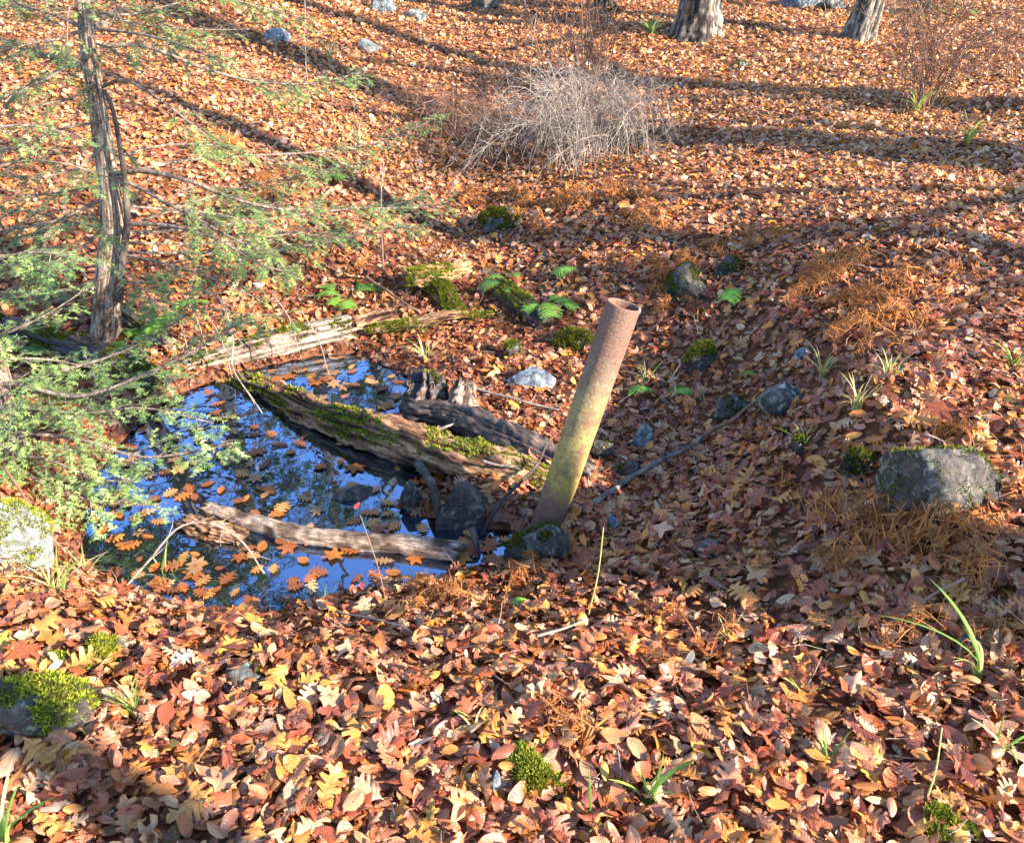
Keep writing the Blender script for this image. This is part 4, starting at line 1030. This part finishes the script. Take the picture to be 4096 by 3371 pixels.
B(hem, [(258, 462, -.05), (340, 463, -.15), (440, 490, -.3), (540, 545, -.4), (600, 560, -.42)], .012, spray=.3, bare=.35)
B(hem, [(212, 178, 0), (258, 165, -.06), (330, 205, -.12), (420, 275, -.2), (470, 310, -.25)], .009, spray=.2, bare=.55)
B(hem, [(205, 95, .03), (300, 95, .05), (420, 140, .1), (530, 168, .15), (640, 172, .2), (740, 150, .25)], .011, spray=.26, bare=.55)
B(hem, [(262, 480, .05), (400, 470, .25), (560, 450, .45), (720, 430, .6), (840, 428, .68), (925, 420, .7)], .010, spray=.26, bare=.45)
B(hem, [(240, 360, .05), (380, 330, .3), (520, 320, .5), (680, 310, .65), (800, 285, .75), (905, 240, .8)], .010, spray=.24, bare=.5)
B(hem, [(255, 520, .0), (380, 520, .1), (520, 520, .2), (660, 500, .3), (790, 470, .38), (870, 470, .4)], .009, spray=.26, bare=.4)
B(hem, [(190, 110, 0), (110, 150, -.1), (20, 195, -.2), (-60, 230, -.25)], .011, spray=.26, bare=.3)
B(hem, [(178, 60, 0), (110, 30, .1), (40, 10, .15), (-40, 0, .2)], .009, spray=.24, bare=.3)
B(hem, [(180, 100, 0), (150, 130, -.1), (100, 160, -.22), (40, 190, -.3), (-10, 240, -.35)], .008, spray=.22, bare=.2)
B(hem, [(195, 170, 0), (150, 200, -.12), (90, 215, -.2), (30, 235, -.28)], .007, spray=.2, bare=.3)
B(hem, [(200, 90, 0), (230, 100, -.12), (250, 120, -.22), (280, 130, -.3)], .006, spray=.2, bare=.1)
B(hem, [(175, 20, .04), (260, 30, .1), (330, 15, .2), (420, -10, .3)], .008, spray=.22, bare=.35)
B(hem, [(215, 300, 0), (170, 340, -.15), (110, 360, -.28), (50, 365, -.36)], .008, spray=.26, bare=.25)
B(hem, [(225, 400, 0), (170, 430, -.15), (110, 455, -.3), (40, 470, -.4), (-30, 480, -.45)], .009, spray=.3, bare=.2)
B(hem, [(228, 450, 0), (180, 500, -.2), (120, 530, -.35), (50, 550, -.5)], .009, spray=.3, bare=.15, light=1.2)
B(hem, [(226, 480, -.03), (250, 540, -.3), (300, 600, -.5), (340, 640, -.62)], .008, spray=.22, bare=.45)
B(hem, [(170, -20, .06), (330, -40, .3), (520, 10, .55), (640, 40, .7)], .010, spray=.26, bare=.4)
B(hem, [(236, 600, 0), (330, 620, -.15), (450, 640, -.25), (600, 650, -.3)], .006, spray=.2, bare=.5, dens=.6)
for pts in [[(205, 60, 0), (290, 70, -.15), (380, 95, -.3), (460, 130, -.4)], [(200, 30, .05), (300, 50, .2), (400, 60, .4), (520, 60, .6)], [(225, 330, .02), (330, 300, .15), (450, 300, .3), (560, 330, .4), (640, 350, .45)],
            [(228, 420, .0), (330, 430, .1), (450, 440, .15), (560, 470, .2), (700, 490, .25)], [(235, 520, -.02), (330, 540, -.2), (430, 570, -.35), (520, 610, -.45)], [(195, 150, 0), (120, 120, .1), (50, 100, .2), (-20, 95, .25)],
            [(178, 60, 0), (120, 80, -.15), (60, 90, -.3), (0, 110, -.4)], [(225, 380, 0), (160, 390, .1), (90, 400, .15), (0, 400, .2)], [(228, 470, 0), (160, 460, .1), (80, 440, .2), (0, 430, .25)], [(210, 250, 0), (150, 260, -.1), (80, 280, -.2), (20, 310, -.3)],
            [(255, 500, .1), (420, 500, .4), (600, 480, .7), (760, 440, .85), (880, 400, .9)], [(235, 560, 0), (160, 590, -.2), (90, 600, -.35), (20, 610, -.45)], [(250, 470, .1), (450, 400, .5), (620, 360, .7), (760, 330, .8)]]:
    B(hem, pts, .008, spray=.28, bare=.3)
for k in range(16):   # crown above the frame
    i = 168 + k * 3; az = r_.uniform(0, 6.28); l = .75 - .03 * k; q = PP[min(i, 217)]; dd = np.array([math.cos(az), math.sin(az), 0])
    bough(hem, [q, q + dd * l * .5 + [0, 0, .08], q + dd * l + [0, 0, -.05]], .007, r_, dens=.7, spray=.24, bare=.15, ntwig=.03)

h2b = y2(-20, 820, 2.95); h2b[2] = h1(h2b[0], h2b[1])
hem2 = thing('hemlock_tree', 'bushy hemlock at the left edge drooping green boughs over the pool', 'tree', h2b)
mb, PP2, RR2 = trunk_mesh([h2b - [0, 0, .1], h2b + [.05, .0, .5], h2b + [.0, .05, 1.3], h2b + [-.1, .05, 2.6], h2b + [-.1, 0, 4.2]], [.055, .05, .042, .03, .008], .03, 9, 24, 80, .006, 'hem_bark', 5)
part('trunk', mb, M['barkcol'], hem2)
def C(pts, rad=.008, **kw):
    P = [y2(x, y, h2b[1] + d) for x, y, d in pts]; return bough(hem2, P, rad, r_, **kw)
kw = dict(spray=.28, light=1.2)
C([(-60, 830, 0), (0, 800, .0), (120, 765, .05), (260, 720, .1), (400, 640, .15)], .010, bare=.3, **kw)
C([(-60, 800, 0), (30, 790, -.05), (160, 815, -.1), (300, 770, -.1), (420, 710, -.1), (500, 660, -.05)], .011, bare=.1, **kw)
C([(-60, 850, 0), (40, 840, -.1), (170, 850, -.15), (300, 840, -.2), (440, 870, -.2)], .010, bare=.05, **kw)
C([(-60, 880, 0), (40, 890, -.15), (170, 905, -.2), (290, 940, -.25), (420, 925, -.25), (480, 910, -.22)], .010, bare=.05, **kw)
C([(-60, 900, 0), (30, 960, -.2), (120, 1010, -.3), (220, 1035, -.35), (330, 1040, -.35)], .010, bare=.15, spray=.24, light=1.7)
C([(-60, 760, 0), (0, 740, .05), (100, 740, .1), (200, 760, .1)], .009, bare=.05, **kw)
C([(-60, 700, .1), (0, 690, .1), (90, 650, .1), (170, 600, .15)], .008, bare=.2, **kw)
C([(-60, 640, .1), (0, 610, .1), (60, 560, .1), (100, 480, .12)], .008, bare=.1, **kw)
C([(-60, 560, .1), (10, 530, .0), (90, 520, -.1), (170, 540, -.2)], .008, bare=.05, **kw)
C([(-60, 900, -.1), (20, 930, -.15), (110, 950, -.25), (200, 985, -.3), (270, 990, -.3)], .010, bare=.1, **kw)
C([(-60, 980, -.1), (40, 1000, -.2), (100, 1090, -.35), (160, 1130, -.4), (250, 1150, -.45)], .008, bare=.6, spray=.2, light=1.2)
for k in range(16):
    i = 46 + k * 2; az = r_.uniform(0, 6.28); l = .8 - .03 * k; q = PP2[min(i, 78)]; dd = np.array([math.cos(az), math.sin(az), 0])
    bough(hem2, [q, q + dd * l * .5 + [0, 0, .08], q + dd * l + [0, 0, -.08]], .007, r_, dens=.7, spray=.24, bare=.15, ntwig=.03)
# dead twiggy branch arching over the left end of the pool
stick('bare arching branch with fine twigs over the near left pool', [z2(235, 1235, -.38), z2(300, 1160, -.30), z2(370, 1085, -.20), z2(440, 1078, -.19), z2(500, 1115, -.26), z2(545, 1180, -.36)], .008, 'twig', name='dead_branch', seed=31, forks=14, cat='branch')
stick('bare brown branch curving down past the white boulder', [z2(10, 960, -.05), z2(60, 1040, -.12), z2(110, 1110, -.2), z2(150, 1150, -.27), z2(200, 1180, -.33)], .010, 'redtwig', name='dead_branch', seed=32, forks=16, cat='branch')
stick('bare branch with many twigs hanging over the grey pool log', [y2(395, 590, YB - .35), y2(450, 615, YB - .5), y2(480, 690, YB - .62), y2(482, 760, YB - .7), y2(540, 850, YB - .8)], .007, 'twig', name='dead_branch', seed=33, forks=12, cat='branch')
for k, (x, y) in enumerate([(330, 590), (370, 600), (420, 640), (560, 600), (620, 640)]):
    lab = ['fine bare twigs drooping right of the hemlock trunk', 'second bare spray of twigs beside the fern under the hemlock', 'bare twig fan above the left end of the grey log', 'bare twigs fanning over the middle of the grey pool log', 'thin bare twigs touching the right end of the grey pool log'][k]
    p = y2(x, y, YB - .25); q = y2(x + 60, y + 140, YB - .4)
    stick(lab, [p, (p + q) / 2 + [.02, 0, .03], q], .005, 'twig', name='twig_spray', seed=40 + k, forks=16, cat='twig')

# small evergreen at the top right corner
eb = g2(1950, 45) + [0, .7, 0]; eb[2] = h1(eb[0], eb[1])
ev = thing('hemlock_tree', 'dark green evergreen at the top right corner', 'tree', eb)
mb, PP3, _ = trunk_mesh([eb - [0, 0, .1], eb + [0, 0, 1.0], eb + [.05, 0, 3.2]], [.07, .06, .01], .03, 3, 16, 40, .006, 'dark_bark', 5); part('trunk', mb, M['barkcol'], ev)
for k in range(30):
    q = PP3[4 + k]; az = k * 2.4; l = .95 - .022 * k; dd = np.array([math.cos(az), math.sin(az), 0])
    bough(ev, [q, q + dd * l * .5 + [0, 0, .04], q + dd * l + [0, 0, -.12]], .008, r_, dens=.6, spray=.3, bare=.1, ntwig=.035)

# ------------------------------------------------------------------ thorny shrubs
def shrub(name, label, base, n, reach, height, seed, mat, bias=(0, 0), tw=7, rad=.0032, foot=.05, arc=(.5, 1.0)):
    r = np.random.default_rng(seed); t = thing(name, label, 'shrub', base); kk = ks(base); reach *= kk; height *= kk; rad *= kk
    for part_no in range(4):
        mb = MB(); p0, p1 = [], []
        for k in range(n // 4):
            az = r.uniform(0, 6.28); o = np.array([math.cos(az) + bias[0], math.sin(az) + bias[1], 0]); R = reach * r.uniform(.25, 1.0); Ht = height * r.uniform(.45, 1.05)
            s = np.linspace(0, 1, 10)[:, None]; b0 = base + np.append(r.normal(0, foot, 2), -.02)
            arch = r.uniform(*arc)
            P = b0 + o * R * s ** 1.15 + np.array([0, 0, 1]) * Ht * np.sin(s * math.pi * (.5 + .42 * arch)) + np.cumsum(r.normal(0, .024, (10, 3)), 0)
            tube(mb, P, np.linspace(rad, rad * .4, 10) * r.uniform(.7, 1.2), 4, False)
            for j in range(tw):
                i = r.integers(3, 9); d = unit(unit(P[i + 1] - P[i]) * .6 + r.normal(0, .8, 3)); l = r.uniform(.06, .22) * (reach / .8)
                m = P[i] + d * l * .5; e = m + unit(d + r.normal(0, .4, 3)) * l * .5
                p0 += [P[i], m]; p1 += [m, e]
                if r.random() < .6:
                    f = m + unit(d + r.normal(0, .8, 3)) * l * .4; p0.append(m); p1.append(f)
        prisms(mb, np.array(p0), np.array(p1), np.full(len(p0), rad * .42), np.full(len(p0), rad * .22))
        part('stems', mb, M[mat], t)
    return t
sb = g2(1200, 330)
shrub('bramble_shrub', 'grey tangled thorn shrub arching over the slope', sb, 100, .62, .46, 3, 'twig', (-.35, -.15), 24, .0022, .2, (.7, 1.15))
shrub('bramble_shrub', 'reddish brown bramble spilling left of the grey thorn tangle', g2(1010, 290), 70, .6, .3, 13, 'redtwig', (-.2, -.1), 16, .0024, .2, (.7, 1.1))
shrub('bramble_shrub', 'thin reddish shoots behind the grey thorn tangle', g2(1195, 190), 40, .4, .6, 4, 'redtwig', (.05, 0), 7, .0024, .15)
shrub('bare_shrub', 'open twiggy brown shrub below the top right trunk', g2(1895, 225), 52, .6, .62, 5, 'redtwig', (0, 0), 14, .0026, .07, (0, .35))
shrub('bare_shrub', 'low brown twiggy shrub at the right edge near the top', g2(2060, 160), 20, .5, .4, 6, 'redtwig', (0, 0), 8, .0024, .1, (0, .4))
for k, (x, y, lab, hh) in enumerate([(790, 560, 'slender upright stem behind the orange slab', .55), (735, 370, 'lone upright stem on the left slope', .5), (640, 240, 'thin bare sapling on the sunny upper left slope', .6), (1090, 215, 'slim shoot left of the reddish shoots', .5), (570, 110, 'bare sapling stem near the round blue rock', .5)]):
    p = g2(x, y); stick(lab, [p, p + np.array([.01, 0, hh * .5]) * ks(p), p + np.array([.04, .02, hh]) * ks(p)], .006, 'twig', name='sapling', seed=60 + k, forks=5, cat='sapling')
# leaves caught in the thorn shrub
CM = [m for kd, m in FM if kd == 'oakhi']
for k, (x, y, up, lab) in enumerate([(1172, 72, .62, 'yellow oak leaf caught high on the thorn shrub'), (1085, 200, .45, 'brown leaf caught in the upper left of the thorn shrub'), (1145, 295, .4, 'tan leaf caught in the middle of the thorn shrub'), (1240, 250, .4, 'pale leaf caught at the right of the thorn shrub'), (1110, 330, .3, 'orange leaf caught low in the thorn shrub')]):
    p = y2(x, y, sb[1] + .0)
    o = link('oak_leaf', CM[(k * 3) % len(CM)], None); tag(o, lab, 'leaf')
    o.matrix_world = Matrix.Translation(p) @ Matrix.Rotation(r_.uniform(0, 6), 4, 'Z') @ Matrix.Rotation(.9, 4, 'X') @ Matrix.Diagonal((.11, .11, .11, 1))

# ------------------------------------------------------------------ ferns
fern(1062, 606, 'bright green fern on the mossy log end right of the slab', 5, .15, 1, dirs=[170, 200, 140, 250, 100], zoff=.07)
fern(1125, 645, 'green fern hanging below its bright neighbour', 5, .15, 2, dirs=[20, 330, 280, 60, 230], zoff=.05)
fern(1212, 560, 'small fern sprig left above the pipe top', 3, .15, 3, dirs=[30, 200, 60])
fern(718, 625, 'yellow green fern clump at the far end of the grey log', 6, .16, 4, dirs=[80, 120, 60, 270, 240, 160], zoff=.03)
fern(365, 665, 'dark green fern drooping right of the hemlock trunk', 6, .18, 5, dirs=[100, 80, 260, 280, 240, 60], zoff=.05)
fern(268, 715, 'bright fern at the hemlock trunk foot', 6, .15, 6, dirs=[30, 350, 300, 250, 60, 100], zoff=.03)
fern(1540, 600, 'dark fern frond on the slope right above the pipe', 3, .2, 7, dirs=[60, 75, 230])
fern(1368, 815, 'small fern at the slope just right of the pipe', 3, .15, 8, dirs=[20, 180, 40])
fern(1585, 785, 'tiny fern on top of the angular grey rock', 3, .08, 9, dirs=[150, 60, 20])
fern(660, 365, 'small fern under the hemlock bough on the left slope', 3, .16, 10)
fern(1492, 705, 'fern sprig beside the upright mossy stone', 2, .1, 11, dirs=[60, 20])
fern(1500, 1205, 'tiny green fern on shaded leaves right of the foreground', 2, .07, 12)
fern(1130, 1250, 'tiny fern leaf on the leaves in front of the pipe', 2, .06, 13)
fern(10, 725, 'light green fern at the left edge by the log', 4, .14, 14)
DF = [(1850, 560, 'largest orange dead fern clump on the right slope', 11, .26), (1765, 610, 'dark rusty dead fern clump left of the largest one', 10, .24), (1800, 690, 'dead fern sprawl below the largest dead clump', 8, .22),
      (1115, 1205, 'rust coloured dead fern at the pipe foot', 8, .15), (1010, 1245, 'dead fern fronds lying along the near pool bank', 7, .2), (900, 1255, 'flattened dead fern near the pool in front of the tan branch', 7, .2),
      (1960, 1105, 'golden dead fern in front of the big boulder', 8, .26), (2060, 1120, 'dead fern at the right edge below the boulder', 8, .24), (1870, 1150, 'dead fern left of the golden one', 7, .2), (2040, 945, 'sunlit dead fern above the big boulder', 7, .2),
      (1010, 1475, 'long arched dead fern frond in the foreground', 2, .3), (1440, 1370, 'pale dead fern frond on sunny leaves', 3, .22), (1110, 440, 'dead fern at the foot of the thorn shrub', 8, .22), (1230, 400, 'dead fern right below the thorn shrub', 8, .22),
      (1010, 400, 'dead fern left below the thorn shrub', 6, .2), (1330, 540, 'dead fern on the slope above the pipe', 6, .22), (1440, 520, 'dead fern right above the dark ferny slope', 6, .2), (1960, 1240, 'brown dead fern in shade near the slanting twig', 7, .22),
      (640, 1170, 'dead frond on the near left pool bank', 4, .14), (1600, 1010, 'curled dead frond on shaded leaves left of the boulder', 3, .2), (1380, 620, 'rusty dead fern just right of the pipe top', 6, .22), (1900, 640, 'dead fern at the right border of the shade', 6, .2),
      (430, 300, 'brown dead fern in shade on the left slope', 7, .25), (560, 380, 'dead fern between hemlock boughs on the left slope', 7, .24), (1350, 430, 'dead fern right of the thorn shrub', 7, .22), (1560, 480, 'pale dead grass like fern on the sunny rim', 6, .22)]
for k, (x, y, lab, n, L) in enumerate(DF):
    fern(x, y, lab, n, L, 100 + k, dead=True, up=.75, zoff=.03)

# ------------------------------------------------------------------ grass
grass(1335, 1660, 'bright green bladed tuft in the foreground right of the moss dome', 9, .17, .0035, .1, 1, .55)
grass(1235, 1712, 'two thin green blades at the bottom edge', 3, .12, .003, .2, 2, .6)
grass(285, 1478, 'fine grass tuft beside the little pale stone', 22, .12, .0015, .3, 3, .55)
grass(25, 1745, 'yellow green tuft in the lower left corner', 8, .17, .0035, .3, 4, .6)
grass(345, 1205, 'thin grass tuft on the near pool bank', 10, .15, .002, .4, 5, .6)
grass(985, 1510, 'pair of thin grass blades left of the moss dome', 4, .12, .0025, .1, 6, .7)
grass(1500, 1325, 'small grass tuft in sunny leaves right of centre', 14, .08, .0016, .4, 7, .6)
grass(1690, 780, 'straw coloured grass tuft above the angular grey rock', 20, .13, .0016, .6, 8, .8)
grass(1760, 850, 'pale grass tuft right of the angular grey rock', 22, .13, .0016, .7, 9, .8)
grass(1655, 930, 'grass tuft above the green moss wrapped stone', 16, .1, .0016, .5, 10, .8)
grass(1830, 780, 'short grass on the sunny right rim', 16, .1, .0016, .6, 11, .8)
grass(1990, 300, 'green grass tuft on the upper right slope', 18, .16, .003, .2, 12, .8)
grass(1885, 235, 'grass tuft beside the brown shrub', 14, .15, .003, .4, 13, .8)
grass(2085, 760, 'mossy green tuft at the right edge', 26, .1, .002, .1, 14, .8)
grass(2010, 1400, 'long yellow green blades near the right edge', 6, .2, .0035, .2, 15, .9, lean=(-.4, .2, 0))
grass(2060, 1560, 'green blades below the long yellow green ones', 6, .12, .003, .2, 16, .8)
grass(680, 1245, 'looped green blade at the near pool edge', 3, .14, .002, .1, 17, .5)
grass(870, 690, 'drooping dry grass over the mossy branch', 18, .14, .0014, .7, 18, .9)
grass(880, 745, 'hanging grass tuft on top of the rotten stump', 22, .12, .0014, .6, 19, .9)
grass(120, 1230, 'bleached grass mat on the sunny mound at left', 34, .12, .0018, .6, 20, 1.0)
grass(180, 1190, 'yellowish grass behind the bleached mat', 26, .1, .0018, .5, 21, 1.0)
grass(1340, 75, 'green grass at the foot of the thick grey trunk', 26, .12, .003, .2, 22, .8)
grass(1650, 1440, 'small green sprout in the sunny right foreground', 8, .08, .0022, .1, 23, .6)
grass(1700, 1580, 'sparse grass in the right foreground leaves', 10, .09, .002, .3, 24, .6)
grass(1330, 790, 'sedge tuft just right of the pipe', 16, .1, .0014, .5, 25, .9)
grass(740, 300, 'yellow grass on the left slope under the shadow band', 18, .14, .002, .7, 26, .8)
grass(680, 130, 'straw tuft on the upper left slope', 20, .16, .002, .7, 27, .8)
def stalk(x0, y0, x1, y1, label, seed, w=.0028, col=(.5, .46, .16)):
    p = g2(x0, y0); q = y2(x1, y1, p[1] + .03); mb = MB(); P = spline([p, (p + q) / 2 + [.008, 0, 0], q], 12)
    tube(mb, P, np.linspace(w, w * .5, 12), 5); V, T = mb.arrays()
    m2 = MB(); m2.add(V, T, col); return solo('dry_stalk', m2, M['fern'], p, label, 'stalk')
stalk(1210, 1272, 1243, 1085, 'tall straw stalk standing in front of the pipe foot', 1)
stalk(1898, 1672, 1940, 1498, 'straight straw stalk rising in the lower right', 2)
stalk(800, 1260, 742, 1060, 'thin bare stem beside the pool stones', 3, .002, (.3, .2, .13))
stalk(1680, 1120, 1640, 1010, 'thin grey stalk on the shaded slope', 4, .0018, (.3, .25, .2))
for k, (x, y, lab) in enumerate([(735, 1040, 'small red leaf on the thin bare stem by the pool'), (745, 1205, 'lower small red leaf near the pool bank')]):
    p = y2(x, y, g2(800, 1260)[1] + .02)
    v, f, c, l = leaf_batch('ovate5', np.zeros((1, 3)), np.array([[0, 0, 1.0]]), np.ones(1), .2, np.array([[.75, .03, .02]]), np.zeros(1))
    o = link('red_leaf', make_mesh('red_leaf', v, f, M['leaf'], c, l)); tag(o, lab, 'leaf')
    o.matrix_world = Matrix.Translation(p) @ Matrix.Rotation(.6, 4, 'X') @ Matrix.Rotation(1 + k, 4, 'Z') @ Matrix.Diagonal((.024, .024, .024, 1))
